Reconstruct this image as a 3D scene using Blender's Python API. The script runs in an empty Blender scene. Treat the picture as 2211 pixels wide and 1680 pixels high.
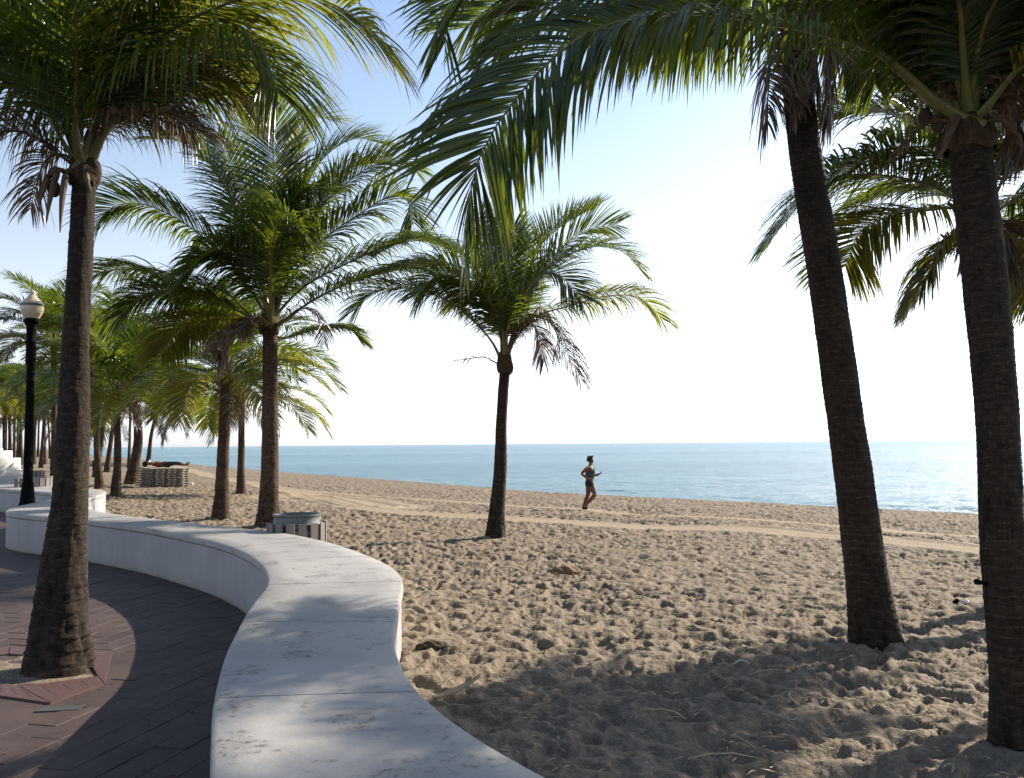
import bpy, bmesh, math, random
import numpy as np
from mathutils import Vector, Matrix
from mathutils.noise import noise as mnoise
R = math.radians
scene = bpy.context.scene
COL = scene.collection
rng = np.random.default_rng(7)
random.seed(7)

# ------------------------------------------------------------------ camera
CAM_Z = 1.65; FPX = 1915.0; PW, PH = 2211.0, 1680.0
PITCH = math.atan(118.6 / FPX); ROLL = R(0.516)
f_ = Vector((0, math.cos(PITCH), math.sin(PITCH)))
r0 = Vector((1, 0, 0)); u0 = r0.cross(f_)
r_ = r0 * math.cos(ROLL) - u0 * math.sin(ROLL)
u_ = u0 * math.cos(ROLL) + r0 * math.sin(ROLL)
cam = bpy.data.cameras.new('camera'); camo = bpy.data.objects.new('camera', cam); COL.objects.link(camo)
m = Matrix((r_, u_, -f_)).transposed().to_4x4(); m.translation = Vector((0, 0, CAM_Z)); camo.matrix_world = m
cam.sensor_width = 36; cam.lens = 36 * FPX / PW; cam.clip_start = 0.05; cam.clip_end = 60000
scene.camera = camo

# ------------------------------------------------------------------ sky, sun, exposure
SUN_AZ, SUN_EL = R(51), R(29)          # azimuth to the right of the view
w = bpy.data.worlds.new('World'); scene.world = w; w.use_nodes = True
nt = w.node_tree; nt.nodes.clear()
sk = nt.nodes.new('ShaderNodeTexSky'); sk.sky_type = 'NISHITA'; sk.sun_disc = False
sk.sun_elevation = SUN_EL; sk.sun_rotation = SUN_AZ; sk.air_density = 1.0; sk.dust_density = .7; sk.ozone_density = 3.0; sk.altitude = 0
bg = nt.nodes.new('ShaderNodeBackground'); bg.inputs['Strength'].default_value = 0.114
wo = nt.nodes.new('ShaderNodeOutputWorld')
# humid sea air: the sky pales towards the horizon all the way round
tcw = nt.nodes.new('ShaderNodeTexCoord'); sx = nt.nodes.new('ShaderNodeSeparateXYZ'); nt.links.new(tcw.outputs['Generated'], sx.inputs[0])
mr = nt.nodes.new('ShaderNodeMapRange'); mr.inputs['From Min'].default_value = -.02; mr.inputs['From Max'].default_value = .5
mr.inputs['To Min'].default_value = .9; mr.inputs['To Max'].default_value = 0.22; mr.interpolation_type = 'SMOOTHSTEP'; nt.links.new(sx.outputs[2], mr.inputs[0])
bw = nt.nodes.new('ShaderNodeRGBToBW'); nt.links.new(sk.outputs[0], bw.inputs[0])
tint = nt.nodes.new('ShaderNodeMix'); tint.data_type = 'RGBA'; tint.blend_type = 'MULTIPLY'; tint.inputs[0].default_value = 1
nt.links.new(bw.outputs[0], tint.inputs[6]); tint.inputs[7].default_value = (1.0,1.04,1.12,1)
mxw = nt.nodes.new('ShaderNodeMix'); mxw.data_type = 'RGBA'; nt.links.new(mr.outputs[0], mxw.inputs[0]); nt.links.new(sk.outputs[0], mxw.inputs[6]); nt.links.new(tint.outputs[2], mxw.inputs[7])
nt.links.new(mxw.outputs[2], bg.inputs[0]); nt.links.new(bg.outputs[0], wo.inputs[0])
sl = bpy.data.lights.new('sun', 'SUN'); sl.energy = 4.8; sl.angle = R(0.5); sl.color = (1, 0.91, 0.78)
so = bpy.data.objects.new('sun', sl); COL.objects.link(so)
sdir = Vector((math.sin(SUN_AZ) * math.cos(SUN_EL), math.cos(SUN_AZ) * math.cos(SUN_EL), math.sin(SUN_EL)))
so.rotation_euler = sdir.to_track_quat('Z', 'Y').to_euler(); so.location = sdir * 50
scene.view_settings.view_transform = 'Standard'; scene.view_settings.look = 'None'
scene.view_settings.exposure = 1.16; scene.view_settings.gamma = 1

# ------------------------------------------------------------------ terrain
def w_far(y): return -17.9 - 0.6 * (y - 29.5)
PAIRS = [((-.25,1.3),(1.15,1.55)),((-.62,2.0),(.62,2.2)),((-.94,2.81),(.17,2.78)),((-1.13,3.37),(-.17,3.33)),
 ((-1.27,3.82),(-.42,3.9)),((-1.45,4.5),(-.58,4.5)),((-1.55,4.95),(-.66,4.95)),((-1.68,5.6),(-.72,5.55)),
 ((-1.78,6.2),(-.79,6.25)),((-1.87,6.79),(-.85,6.9)),((-2.04,7.41),(-1.0,7.6)),((-2.32,8.16),(-1.35,8.5)),
 ((-2.78,9.1),(-2.0,9.75)),((-3.37,10.0),(-2.75,10.8)),((-4.15,10.95),(-3.6,11.6)),((-5.0,11.9),(-4.5,12.4)),
 ((-6.2,13.0),(-5.5,13.35)),((-7.1,13.7),(-6.45,14.3)),((-7.9,14.3),(-7.1,15.1)),((-8.6,15.1),(-7.75,16.0)),
 ((-9.1,16.5),(-8.35,17.2)),((-9.45,18.2),(-8.85,18.4)),((-9.9,19.6),(-9.2,19.8)),((-10.6,20.7),(-9.8,21.5)),
 ((-11.8,21.9),(-10.9,23.0)),((-13.5,23.4),(-12.6,24.6)),((-16.0,26.0),(-15.1,27.2)),((-18.5,28.4),(-17.6,29.5))]
PI_ = np.array([p[0] for p in PAIRS]); PO_ = np.array([p[1] for p in PAIRS])
WC = (PI_ + PO_) / 2
def w_center(y):
    y = np.asarray(y, float)
    r = np.interp(y, WC[:,1], WC[:,0])
    r = np.where(y > WC[-1,1], w_far(y), r)
    return np.where(y < WC[0,1], WC[0,0] + (WC[0,1]-y)*1.2, r)
def zt(x, y):
    x = np.asarray(x, float); y = np.asarray(y, float)
    s = .8*x + .6*y; t = -.6*x + .8*y
    ss = np.interp(t, [-50,13.3,31.6,96.6,123.5,300,900], [29,27.8,26.2,32.8,37,62,150])
    k = np.clip((s-4)/(ss-4), 0, 1)
    z = .12 - .72*k - np.maximum(s-ss, 0)*.15
    return np.maximum(z, -3)
def ray(px, py):
    return f_ + r_*((px-PW/2)/FPX) + u_*((PH/2-py)/FPX)
def at(px, py, Y):                       # point on the vertical plane y = Y
    d = ray(px, py); k = Y/d.y
    return Vector((d.x*k, Y, CAM_Z + d.z*k))
def ground(px, py, z=None):
    d = ray(px, py); k = 5.0
    for _ in range(60):
        zz = float(zt(d.x*k, d.y*k)) if z is None else z
        kk = (CAM_Z - zz)/max(-d.z, 1e-4); k = .5*k + .5*kk
    zz = float(zt(d.x*k, d.y*k)) if z is None else z
    return Vector((d.x*k, d.y*k, zz))

# ------------------------------------------------------------------ helpers
def tag(o, label=None, cat=None, group=None, kind=None):
    if label: o['label'] = label
    if cat: o['category'] = cat
    if group: o['group'] = group
    if kind: o['kind'] = kind
    return o
def empty(name, loc=(0,0,0), rz=0):
    o = bpy.data.objects.new(name, None); o.empty_display_size = .2; COL.objects.link(o)
    o.location = loc; o.rotation_euler = (0,0,rz); return o
def np_mesh(name, V, F, mats=(), smooth=True, mi=None):
    me = bpy.data.meshes.new(name)
    V = np.asarray(V, np.float32); F = np.asarray(F, np.int32); n, k = F.shape
    me.vertices.add(len(V)); me.vertices.foreach_set('co', V.ravel())
    me.loops.add(n*k); me.loops.foreach_set('vertex_index', F.ravel())
    me.polygons.add(n); me.polygons.foreach_set('loop_start', np.arange(0, n*k, k, dtype=np.int32))
    me.polygons.foreach_set('loop_total', np.full(n, k, np.int32))
    for mm in mats: me.materials.append(mm)
    if mi is not None: me.polygons.foreach_set('material_index', np.asarray(mi, np.int32))
    me.update(calc_edges=True)
    if smooth: me.polygons.foreach_set('use_smooth', np.ones(n, bool))
    return me
def link(name, me, parent=None, mat=None):
    o = bpy.data.objects.new(name, me); COL.objects.link(o)
    if parent: o.parent = parent
    if mat: me.materials.append(mat)
    return o
class MB:
    def __init__(s): s.bm = bmesh.new()
    def box(s, c, size, rz=0, rx=0, ry=0, bevel=0):
        r = bmesh.ops.create_cube(s.bm, size=1)
        M = Matrix.Translation(c) @ Matrix.Rotation(rz,4,'Z') @ Matrix.Rotation(ry,4,'Y') @ Matrix.Rotation(rx,4,'X') @ Matrix.Diagonal((*size,1))
        bmesh.ops.transform(s.bm, matrix=M, verts=r['verts'])
        if bevel:
            es = list({e for v in r['verts'] for e in v.link_edges})
            bmesh.ops.bevel(s.bm, geom=es, offset=bevel, segments=2, affect='EDGES', profile=.5)
        return s
    def lathe(s, prof, c=(0,0,0), n=24, caps=True):
        rings = []
        for rr, z in prof:
            rings.append([s.bm.verts.new((c[0]+rr*math.cos(2*math.pi*i/n), c[1]+rr*math.sin(2*math.pi*i/n), c[2]+z)) for i in range(n)])
        for a, b in zip(rings, rings[1:]):
            for i in range(n): s.bm.faces.new((a[i], a[(i+1)%n], b[(i+1)%n], b[i]))
        if caps:
            s.bm.faces.new(rings[0][::-1]); s.bm.faces.new(rings[-1])
        return s
    def tube(s, pts, rad, n=8):
        pts = [Vector(p) for p in pts]
        if not hasattr(rad, '__len__'): rad = [rad]*len(pts)
        rings = []
        for i, p in enumerate(pts):
            T = (pts[min(i+1,len(pts)-1)]-pts[max(i-1,0)]).normalized()
            A = T.cross(Vector((0,0,1)) if abs(T.z) < .9 else Vector((0,1,0))).normalized(); B = T.cross(A)
            rings.append([s.bm.verts.new(p + (A*math.cos(2*math.pi*j/n) + B*math.sin(2*math.pi*j/n))*rad[i]) for j in range(n)])
        for a, b in zip(rings, rings[1:]):
            for j in range(n): s.bm.faces.new((a[j], a[(j+1)%n], b[(j+1)%n], b[j]))
        s.bm.faces.new(rings[0][::-1]); s.bm.faces.new(rings[-1])
        return s
    def build(s, name, mat, parent=None, smooth=True):
        bmesh.ops.recalc_face_normals(s.bm, faces=s.bm.faces[:])
        me = bpy.data.meshes.new(name); s.bm.to_mesh(me); s.bm.free()
        if smooth:
            for p in me.polygons: p.use_smooth = True
            try: me.set_sharp_from_angle(angle=R(40))
            except Exception: pass
        me.materials.append(mat)
        return link(name, me, parent)

# numpy hash noise
def hsh(ix, iy, k=0):
    ix = ix.astype(np.int64); iy = iy.astype(np.int64)
    h = (ix*374761393 + iy*668265263 + k*1274126177) & 0xffffffff
    h = ((h ^ (h >> 13))*1274126177) & 0xffffffff
    h = ((h ^ (h >> 16))*2246822519) & 0xffffffff
    return ((h ^ (h >> 13)) & 0xffffff)/float(0xffffff)
def vnoise(x, y, k=0):
    ix = np.floor(x); iy = np.floor(y); fx = x-ix; fy = y-iy
    fx = fx*fx*(3-2*fx); fy = fy*fy*(3-2*fy)
    a = hsh(ix,iy,k); b = hsh(ix+1,iy,k); c = hsh(ix,iy+1,k); d = hsh(ix+1,iy+1,k)
    return (a*(1-fx)+b*fx)*(1-fy) + (c*(1-fx)+d*fx)*fy
def craters(x, y, cell, depth, k, dens=.8):
    gx = x/cell; gy = y/cell; ix = np.floor(gx); iy = np.floor(gy); out = np.zeros_like(x)
    for dx in (-1,0,1):
        for dy in (-1,0,1):
            cx = ix+dx; cy = iy+dy
            h1 = hsh(cx,cy,k); h2 = hsh(cx,cy,k+1); h3 = hsh(cx,cy,k+2); h4 = hsh(cx,cy,k+3); h5 = hsh(cx,cy,k+4)
            px = gx-(cx+h1); py = gy-(cy+h2)
            a = h3*3.1416; ca = np.cos(a); sa = np.sin(a)
            u = (px*ca+py*sa)/(.42+.26*h4); v = (-px*sa+py*ca)/(.25+.16*h5)
            r2 = u*u+v*v
            r1 = np.sqrt(r2+1e-6)
            g = -np.exp(-(r1*1.08)**5) + .30*np.exp(-((r1-1.22)/.30)**2)*(.6+.6*np.cos(np.arctan2(v,u)+h4*6.28))
            out += np.where(h5 < dens, g*(.35+.85*h1), 0)
    return out*depth

# ------------------------------------------------------------------ materials
class NM:
    def __init__(s, name, rough=.8, col=(.5,.5,.5), spec=.3, metal=0):
        s.m = bpy.data.materials.new(name); s.m.use_nodes = True; s.t = s.m.node_tree; s.n = s.t.nodes; s.l = s.t.links
        s.b = s.n['Principled BSDF']; s.b.inputs['Roughness'].default_value = rough; s.b.inputs['Base Color'].default_value = (*col,1)
        s.b.inputs['Specular IOR Level'].default_value = spec; s.b.inputs['Metallic'].default_value = metal
        s.out = s.n['Material Output']
    def coord(s, kind='Object'):
        return s.n.new('ShaderNodeTexCoord').outputs[kind]
    def pos(s): return s.n.new('ShaderNodeNewGeometry').outputs['Position']
    def mapping(s, v, scale=(1,1,1), rot=(0,0,0)):
        n = s.n.new('ShaderNodeMapping'); n.inputs['Scale'].default_value = scale; n.inputs['Rotation'].default_value = rot
        s.l.new(v, n.inputs['Vector']); return n.outputs[0]
    def noise(s, v, scale, detail=4, rough=.55, dist=0):
        n = s.n.new('ShaderNodeTexNoise'); n.inputs['Scale'].default_value = scale; n.inputs['Detail'].default_value = detail
        n.inputs['Roughness'].default_value = rough; n.inputs['Distortion'].default_value = dist; s.l.new(v, n.inputs['Vector']); return n.outputs['Fac']
    def ramp(s, f, stops):
        n = s.n.new('ShaderNodeValToRGB'); s.l.new(f, n.inputs[0]); e = n.color_ramp.elements
        while len(e) < len(stops): e.new(.5)
        for q, (p, c) in zip(e, stops):
            q.position = p; q.color = (*c,1) if hasattr(c,'__len__') else (c,c,c,1)
        return n.outputs[0]
    def mix(s, f, a, b, mode='MIX'):
        n = s.n.new('ShaderNodeMix'); n.data_type = 'RGBA'; n.blend_type = mode
        for sock, v in ((n.inputs[0], f), (n.inputs[6], a), (n.inputs[7], b)):
            if isinstance(v, (int,float)): sock.default_value = v
            elif isinstance(v, tuple): sock.default_value = (*v,1)
            else: s.l.new(v, sock)
        return n.outputs[2]
    def math(s, op, a, b=None, clamp=False):
        n = s.n.new('ShaderNodeMath'); n.operation = op; n.use_clamp = clamp
        for i, v in enumerate((a, b)):
            if v is None: continue
            if isinstance(v, (int,float)): n.inputs[i].default_value = v
            else: s.l.new(v, n.inputs[i])
        return n.outputs[0]
    def bump(s, h, strength=.5, dist=.01, normal=None):
        n = s.n.new('ShaderNodeBump'); n.inputs['Strength'].default_value = strength; n.inputs['Distance'].default_value = dist
        s.l.new(h, n.inputs['Height'])
        if normal: s.l.new(normal, n.inputs['Normal'])
        s.l.new(n.outputs[0], s.b.inputs['Normal']); return n.outputs[0]
    def color(s, c): s.l.new(c, s.b.inputs['Base Color'])
M = {}
# sand
a = NM('sand', .95, spec=.15); p = a.pos()
n1 = a.noise(p, 1.3, 5); n2 = a.noise(p, 60, 3); n3 = a.noise(p, 9, 4, .7)
c = a.ramp(n1, [(.3,(.135,.102,.068)),(.7,(.215,.168,.115))])
c = a.mix(.35, c, a.ramp(n2, [(.35,(.06,.045,.032)),(.65,(.31,.25,.185))]))
c = a.mix(.3, c, a.ramp(n3, [(.35,(.075,.057,.04)),(.6,(.24,.19,.138))]))
pk = a.n.new('ShaderNodeAttribute'); pk.attribute_name = 'packed'
c = a.mix(a.math('MULTIPLY', pk.outputs['Fac'], .75), c, (.31,.245,.165))
a.color(c); b1 = a.bump(n3, .8, .04); a.bump(n2, .6, .008, b1); M['sand'] = a.m
# painted concrete
def concrete(name, col, stain, amt, scale=3):
    a = NM(name, .6, spec=.35); p = a.pos()
    n1 = a.noise(p, scale, 6, .68, .1); n2 = a.noise(p, 22, 6, .75); n3 = a.noise(p, 70, 4, .6); n0 = a.noise(p, .8, 3)
    c = a.mix(a.ramp(n1, [(.52,0.0),(.70,amt*.55)]), col, stain)
    spk = a.math('MULTIPLY', a.ramp(n2, [(.52,0.0),(.62,1.0)]), a.ramp(n1, [(.50,0.0),(.60,1.0)]))
    c = a.mix(a.math('MULTIPLY', spk, amt*.9), c, tuple(q*.32 for q in stain))
    c = a.mix(.5, c, a.ramp(n0, [(.35,(.55,.55,.55)),(.65,(1,1,1))]), 'MULTIPLY')
    c = a.mix(.2, c, a.ramp(n3, [(.35,(.6,.6,.6)),(.6,(1,1,1))]), 'MULTIPLY')
    if name == 'wall_paint':
        st = a.noise(a.mapping(p, (7,7,.7)), 1.3, 5, .7); sp = a.n.new('ShaderNodeSeparateXYZ'); a.l.new(p, sp.inputs[0])
        c = a.mix(a.ramp(st, [(.5,0.0),(.8,.22)]), c, stain)
        low = a.math('ADD', sp.outputs[2], a.math('MULTIPLY', a.math('SUBTRACT', n1, .5), .12))
        c = a.mix(a.ramp(low, [(.0,.75),(.045,0.0)]), c, (.16,.14,.06))
        c = a.mix(a.ramp(low, [(.05,.35),(.2,0.0)]), c, (.2,.175,.14))
    a.color(c); a.bump(a.math('ADD', n2, a.math('MULTIPLY', n3, .5)), .35, .005); M[name] = a.m
concrete('cap_paint', (.345,.33,.305), (.16,.145,.12), .95)
concrete('wall_paint', (.36,.345,.345), (.5,.47,.45), .35, 1.5)
concrete('white_paint', (.5,.49,.47), (.6,.58,.55), .3, 1.5)
# pavers
a = NM('paver', .7, spec=.35); p = a.pos()
oi = a.n.new('ShaderNodeObjectInfo')
n1 = a.noise(p, 2.2, 5, .6); n2 = a.noise(p, 30, 5, .65)
c = a.ramp(n1, [(.3,(.046,.029,.024)),(.7,(.088,.056,.046))])
c = a.mix(.35, c, a.ramp(n2, [(.3,(.35,.35,.35)),(.65,(1.0,1.0,1.0))]), 'MULTIPLY')
c = a.mix(.35, c, a.ramp(oi.outputs['Random'], [(0,(.7,.68,.68)),(1,(1,1,1))]), 'MULTIPLY')
a.color(c); a.bump(n2, .4, .004); M['paver'] = a.m
a = NM('border_red', .6, spec=.35); p = a.pos(); n2 = a.noise(p, 25, 5, .65)
a.color(a.ramp(n2, [(.3,(.065,.036,.032)),(.7,(.105,.058,.051))])); a.bump(n2, .3, .003); M['border'] = a.m
M['joint'] = NM('joint', .9, (.05,.035,.03)).m
M['plate'] = NM('plate', .8, (.05,.055,.05)).m
# bark
def bark(name, lo, hi, sc=1.0):
    a = NM(name, .9, spec=.2)
    at_ = a.n.new('ShaderNodeAttribute'); at_.attribute_name = 'bark'
    sep = a.n.new('ShaderNodeSeparateXYZ'); a.l.new(at_.outputs['Vector'], sep.inputs[0])
    p = a.coord('Object')
    uv = a.n.new('ShaderNodeAttribute'); uv.attribute_name = 'stem'; q_ = uv.outputs['Vector']
    n1 = a.noise(a.mapping(q_, (1.6,1.6,1.5)), 1.6*sc, 6, .7, .4); n2 = a.noise(a.mapping(q_, (9,9,.55)), 1.3*sc, 5, .75, .3); n3 = a.noise(p, 2.3, 5, .6)
    c = a.ramp(n1, [(.3,lo),(.72,hi)])
    c = a.mix(.55, c, a.ramp(n2, [(.38,(.22,.2,.18)),(.58,(1,1,1))]), 'MULTIPLY')
    c = a.mix(.6, c, a.ramp(n3, [(.35,(.45,.42,.4)),(.65,(1,1,1))]), 'MULTIPLY')
    c = a.mix(a.math('MULTIPLY', a.ramp(sep.outputs[0], [(.70,0.0),(.97,.6)]), a.ramp(n1, [(.42,0.0),(.6,1.0)])), c, tuple(q*1.5 for q in hi))
    c = a.mix(a.ramp(sep.outputs[0], [(.0,.6),(.12,0.0)]), c, tuple(q*.3 for q in lo))
    c = a.mix(a.math('MULTIPLY', sep.outputs[1], .75), c, tuple(q*.45 for q in lo))  # gouges and pits darker with depth: dirt, and shade put into the colour
    a.color(c); b = a.bump(n1, .6, .02); a.bump(n2, .6, .012, b); M[name] = a.m
bark('bark', (.014,.011,.008), (.072,.050,.034))
bark('bark_warm', (.04,.025,.017), (.13,.083,.053))
# leaves
def leaf(name, cols, tips, transl, tcol, gloss=.3, rough=.35):
    a = NM(name, rough, spec=gloss)
    at_ = a.n.new('ShaderNodeAttribute'); at_.attribute_name = 'leaf'
    sep = a.n.new('ShaderNodeSeparateXYZ'); a.l.new(at_.outputs['Vector'], sep.inputs[0])
    oi = a.n.new('ShaderNodeObjectInfo')
    c = a.ramp(sep.outputs[0], [(0,cols[0]),(.55,cols[1]),(1,cols[2])])
    c = a.mix(a.math('MULTIPLY', oi.outputs['Random'], .45), c, cols[2])
    c = a.mix(a.ramp(sep.outputs[1], [(.7,0.0),(1,.75)]), c, tips)
    a.color(c)
    tr = a.n.new('ShaderNodeBsdfTranslucent')
    tc = a.mix(.6, c, tcol)
    a.l.new(tc, tr.inputs[0])
    mx = a.n.new('ShaderNodeMixShader'); mx.inputs[0].default_value = transl
    a.l.new(a.b.outputs[0], mx.inputs[1]); a.l.new(tr.outputs[0], mx.inputs[2]); a.l.new(mx.outputs[0], a.out.inputs['Surface'])
    M[name] = a.m
leaf('green', [(.010,.028,.004),(.020,.046,.006),(.042,.068,.008)], (.07,.065,.014), .48, (.23,.29,.012), .6, .27)
leaf('yellow', [(.05,.075,.008),(.09,.10,.012),(.14,.115,.018)], (.14,.09,.03), .52, (.34,.36,.022), .5, .3)
leaf('dead', [(.05,.03,.016),(.09,.056,.03),(.15,.10,.055)], (.14,.10,.055), .2, (.16,.09,.03), .6, .3)
a = NM('midrib', .45, spec=.4); p = a.coord('Object')
a.color(a.ramp(a.noise(p, 8, 4), [(.3,(.07,.075,.018)),(.7,(.14,.12,.03))])); M['midrib'] = a.m
a = NM('midrib_dead', .6, spec=.3); p = a.coord('Object')
a.color(a.ramp(a.noise(p, 8, 4), [(.3,(.06,.035,.02)),(.7,(.13,.08,.045))])); M['midrib_dead'] = a.m
a = NM('fibre', .85, spec=.2); p = a.coord('Object')
n1 = a.noise(a.mapping(p, (8,8,1.5)), 6, 6, .7)
a.color(a.ramp(n1, [(.3,(.022,.014,.008)),(.55,(.06,.038,.018)),(.75,(.11,.075,.036))])); a.bump(n1, .8, .02); M['fibre'] = a.m
# sea
a = NM('sea', .26, (.012,.075,.11), spec=.36); a.b.inputs['IOR'].default_value = 1.33
p = a.pos()
w1 = a.noise(a.mapping(p, (.6,1,1), (0,0,R(-35))), 1.6, 5, .65, .3); w2 = a.noise(a.mapping(p, (.6,1,1), (0,0,R(-25))), 6.0, 4, .6); w3 = a.noise(a.mapping(p, (.25,1,1), (0,0,R(-40))), .12, 4, .5)
pat = a.noise(a.mapping(p, (.15,1,1), (0,0,R(-35))), .02, 4, .6)
a.color(a.mix(a.ramp(pat, [(.4,0.0),(.6,1.0)]), (.06,.15,.18), (.095,.20,.225)))
b1 = a.bump(w3, .5, 1.0); b2 = a.bump(w1, 1.0, .38, b1); a.bump(w2, 1.0, .09, b2)
M['sea'] = a.m
M['black'] = NM('black_metal', .85, (.004,.004,.004), .08).m
M['steel'] = NM('steel', .5, (.10,.11,.11), .5, .4).m
a = NM('slat', .7, spec=.3); p = a.coord('Object'); n1 = a.noise(a.mapping(p, (6,6,1)), 12, 5, .6)
a.color(a.ramp(n1, [(.3,(.13,.115,.10)),(.7,(.22,.195,.175))])); M['slat'] = a.m
a = NM('globe', .3, (.5,.41,.27), .5); a.b.inputs['Transmission Weight'].default_value = .0; a.b.inputs['Subsurface Weight'].default_value = .35
a.b.inputs['Subsurface Radius'].default_value = (.1,.09,.06); M['globe'] = a.m
def skin(name, col, rough=.6): 
    a = NM(name, rough, spec=.3); p = a.coord('Object'); n1 = a.noise(p, 14, 4)
    a.color(a.ramp(n1, [(.3,tuple(q*.8 for q in col)),(.7,tuple(min(1,q*1.12) for q in col))])); M[name] = a.m
skin('skin', (.15,.06,.035)); skin('hair', (.02,.014,.01), .8); skin('shorts', (.012,.014,.018), .8); skin('tank', (.055,.06,.065), .8)
skin('towel', (.75,.75,.78), .9); skin('red_cloth', (.3,.07,.045), .9); skin('plaid', (.03,.035,.04), .9); skin('lounger', (.19,.155,.125), .6)
skin('wood_brown', (.15,.085,.045), .8); skin('straw', (.5,.38,.24), .8); skin('paper', (.75,.73,.7), .7); skin('husk', (.05,.03,.018), .85); skin('bag', (.75,.75,.75), .7)
skin('groyne', (.12,.09,.07), .9)

# ------------------------------------------------------------------ setting: sand, sea, promenade
def polydist(x, y, pts):
    best = np.full(x.shape, 1e9)
    for (ax,ay),(bx,by) in zip(pts, pts[1:]):
        dx, dy = bx-ax, by-ay; L = dx*dx+dy*dy
        t = np.clip(((x-ax)*dx+(y-ay)*dy)/L, 0, 1)
        best = np.minimum(best, np.hypot(x-ax-t*dx, y-ay-t*dy))
    return best
def gl(pts): return [tuple(ground(*q)[:2]) for q in pts]
LANE1 = gl([(380,1006),(462,1030),(560,1046),(640,1062),(690,1078),(748,1090),(826,1101),(904,1110),(981,1114),(1149,1124),(1260,1129),(1394,1135),(1639,1146),(1885,1165),(2115,1190),(2400,1220)])
LANE2 = gl([(640,1056),(760,1066),(900,1078),(1030,1084),(1149,1093),(1260,1098),(1372,1109),(1594,1119),(1885,1138),(2115,1160),(2400,1185)])
RUT = gl([(1150,1112),(1327,1122),(1480,1130),(1639,1139),(1885,1157),(2115,1180),(2400,1208)])
PATCH = gl([(640,1072),(690,1076),(750,1082),(800,1090)])
def build_sand():
    dense = np.linspace(-.66, .66, 860)
    side = .66*np.exp(np.linspace(0, math.log(9), 46))[1:]
    tx = np.concatenate([-side[::-1], dense, side])
    ry = np.concatenate([np.linspace(.8, 2.2, 18)[:-1], 2.2*np.exp(np.linspace(0, math.log(32), 720)), 70*np.exp(np.linspace(0, math.log(14), 60))[1:]])
    X = tx[None,:]*ry[:,None]; Y = np.repeat(ry[:,None], len(tx), 1)
    # slight wobble so rows are not aligned
    Z = zt(X, Y)
    x = X.ravel(); y = Y.ravel()
    wx = x + .12*(vnoise(x*2, y*2, 90)-.5); wy = y + .12*(vnoise(x*2, y*2, 91)-.5)
    d1 = polydist(x, y, LANE1); d2 = polydist(x, y, LANE2); dr = polydist(x, y, RUT); dp = polydist(x, y, PATCH)
    wob = .15*(vnoise(x*1.5, y*1.5, 5)-.5)
    sm = np.clip((d1+wob-.55)/.3, 0, 1)*np.clip((d2+wob-.25)/.2, .1, 1)*np.clip((dp+wob*3-1.3)/.7, 0, 1)
    s = .8*x+.6*y; dist = np.hypot(x, y)
    amp = (.05 + .95*sm)
    fade = np.clip(.75+dist/22, 1, 1.7)*np.clip(2-dist/40, .5, 1)
    var = (.7+.6*vnoise(x*.45, y*.45, 8))*np.clip(.55+dist/14, .6, 1.1)
    h = craters(wx, wy, .27, .030, 10, .9) + craters(wx+3.3, wy+1.7, .155, .021, 20, .9) + craters(wx+7.7, wy+4.1, .42, .024, 30, .4) + craters(wx+1.1, wy+8.1, .085, .011, 35, .9)
    h += .022*(vnoise(x*2.3, y*2.3, 40)-.5) + .024*(vnoise(x*6, y*6, 41)-.5) + .018*(vnoise(x*15, y*15, 42)-.5) + .009*(vnoise(x*37, y*37, 43)-.5)
    h = np.where(h > .004, .004+(h-.004)*.35, h)      # trodden sand: flat tops, clear pits
    h = h*amp*fade*var
    for q in ((578,1140,.5),(1068,1162,.42),(1895,1385,.42),(2212,1618,.36),(2166,1316,.3),(476,1121,.5),(520,1067,.5),(250,1074,.5),(280,1046,.6)):
        g = ground(q[0], q[1]); rr_ = np.hypot(x-g.x, y-g.y); h += .055*np.exp(-(rr_/q[2])**2)*(.4+1.0*vnoise(x*5, y*5, 77))
    h += .10*(vnoise(x*.35, y*.35, 50)-.5)*np.clip((s-4)/6, 0, 1)
    # lane rut and ridges
    h -= .05*np.exp(-(dr/.13)**2)*(.7+.6*vnoise(x*3, y*3, 60)); h += .035*np.exp(-((dr-.28)/.12)**2)*(.4+vnoise(x*4, y*4, 61))
    h += .03*np.exp(-((d1-.62)/.13)**2)*(.4+vnoise(x*3, y*3, 62))
    rutm = np.clip(1-d1/.5, 0, 1)
    h += .012*np.sin(d1*30)*rutm + .03*np.sin(dp*16)*np.clip(1-abs(dp-.9)/.7, 0, 1)
    # drift against the wall
    wd = x - w_center(y)
    near = np.clip((2.2-wd)/2.2, 0, 1)*(y < 40)
    h += .05*near*vnoise(x*.9, y*.9, 70)
    z = Z.ravel() + h
    wet = s > np.interp(-.6*x+.8*y, [-50,13.3,31.6,96.6,123.5,300,900], [29,27.8,26.2,32.8,37,62,150])-.3
    z = np.where(wet, Z.ravel()+h*.25, z)
    z = np.where(x < w_center(y), -.35, z)
    nr, nc = len(ry), len(tx)
    V = np.stack([x, y, z], 1)
    i = np.arange(nr-1)[:,None]*nc + np.arange(nc-1)[None,:]
    F = np.stack([i, i+1, i+nc+1, i+nc], -1).reshape(-1,4)
    # drop faces wholly on the promenade side or deep under the sea
    bad = ((x < w_center(y)-.2) | (z < -2.4))
    F = F[~bad[F].all(1)]
    used = np.zeros(len(V), bool); used[F.ravel()] = True
    idx = np.cumsum(used)-1
    me = np_mesh('sand', V[used], idx[F], [M['sand']]); at_ = me.attributes.new('packed', 'FLOAT', 'POINT'); at_.data.foreach_set('value', (1-sm)[used].astype(np.float32))
    o = link('sand', me); tag(o, kind='structure')
build_sand()
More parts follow.
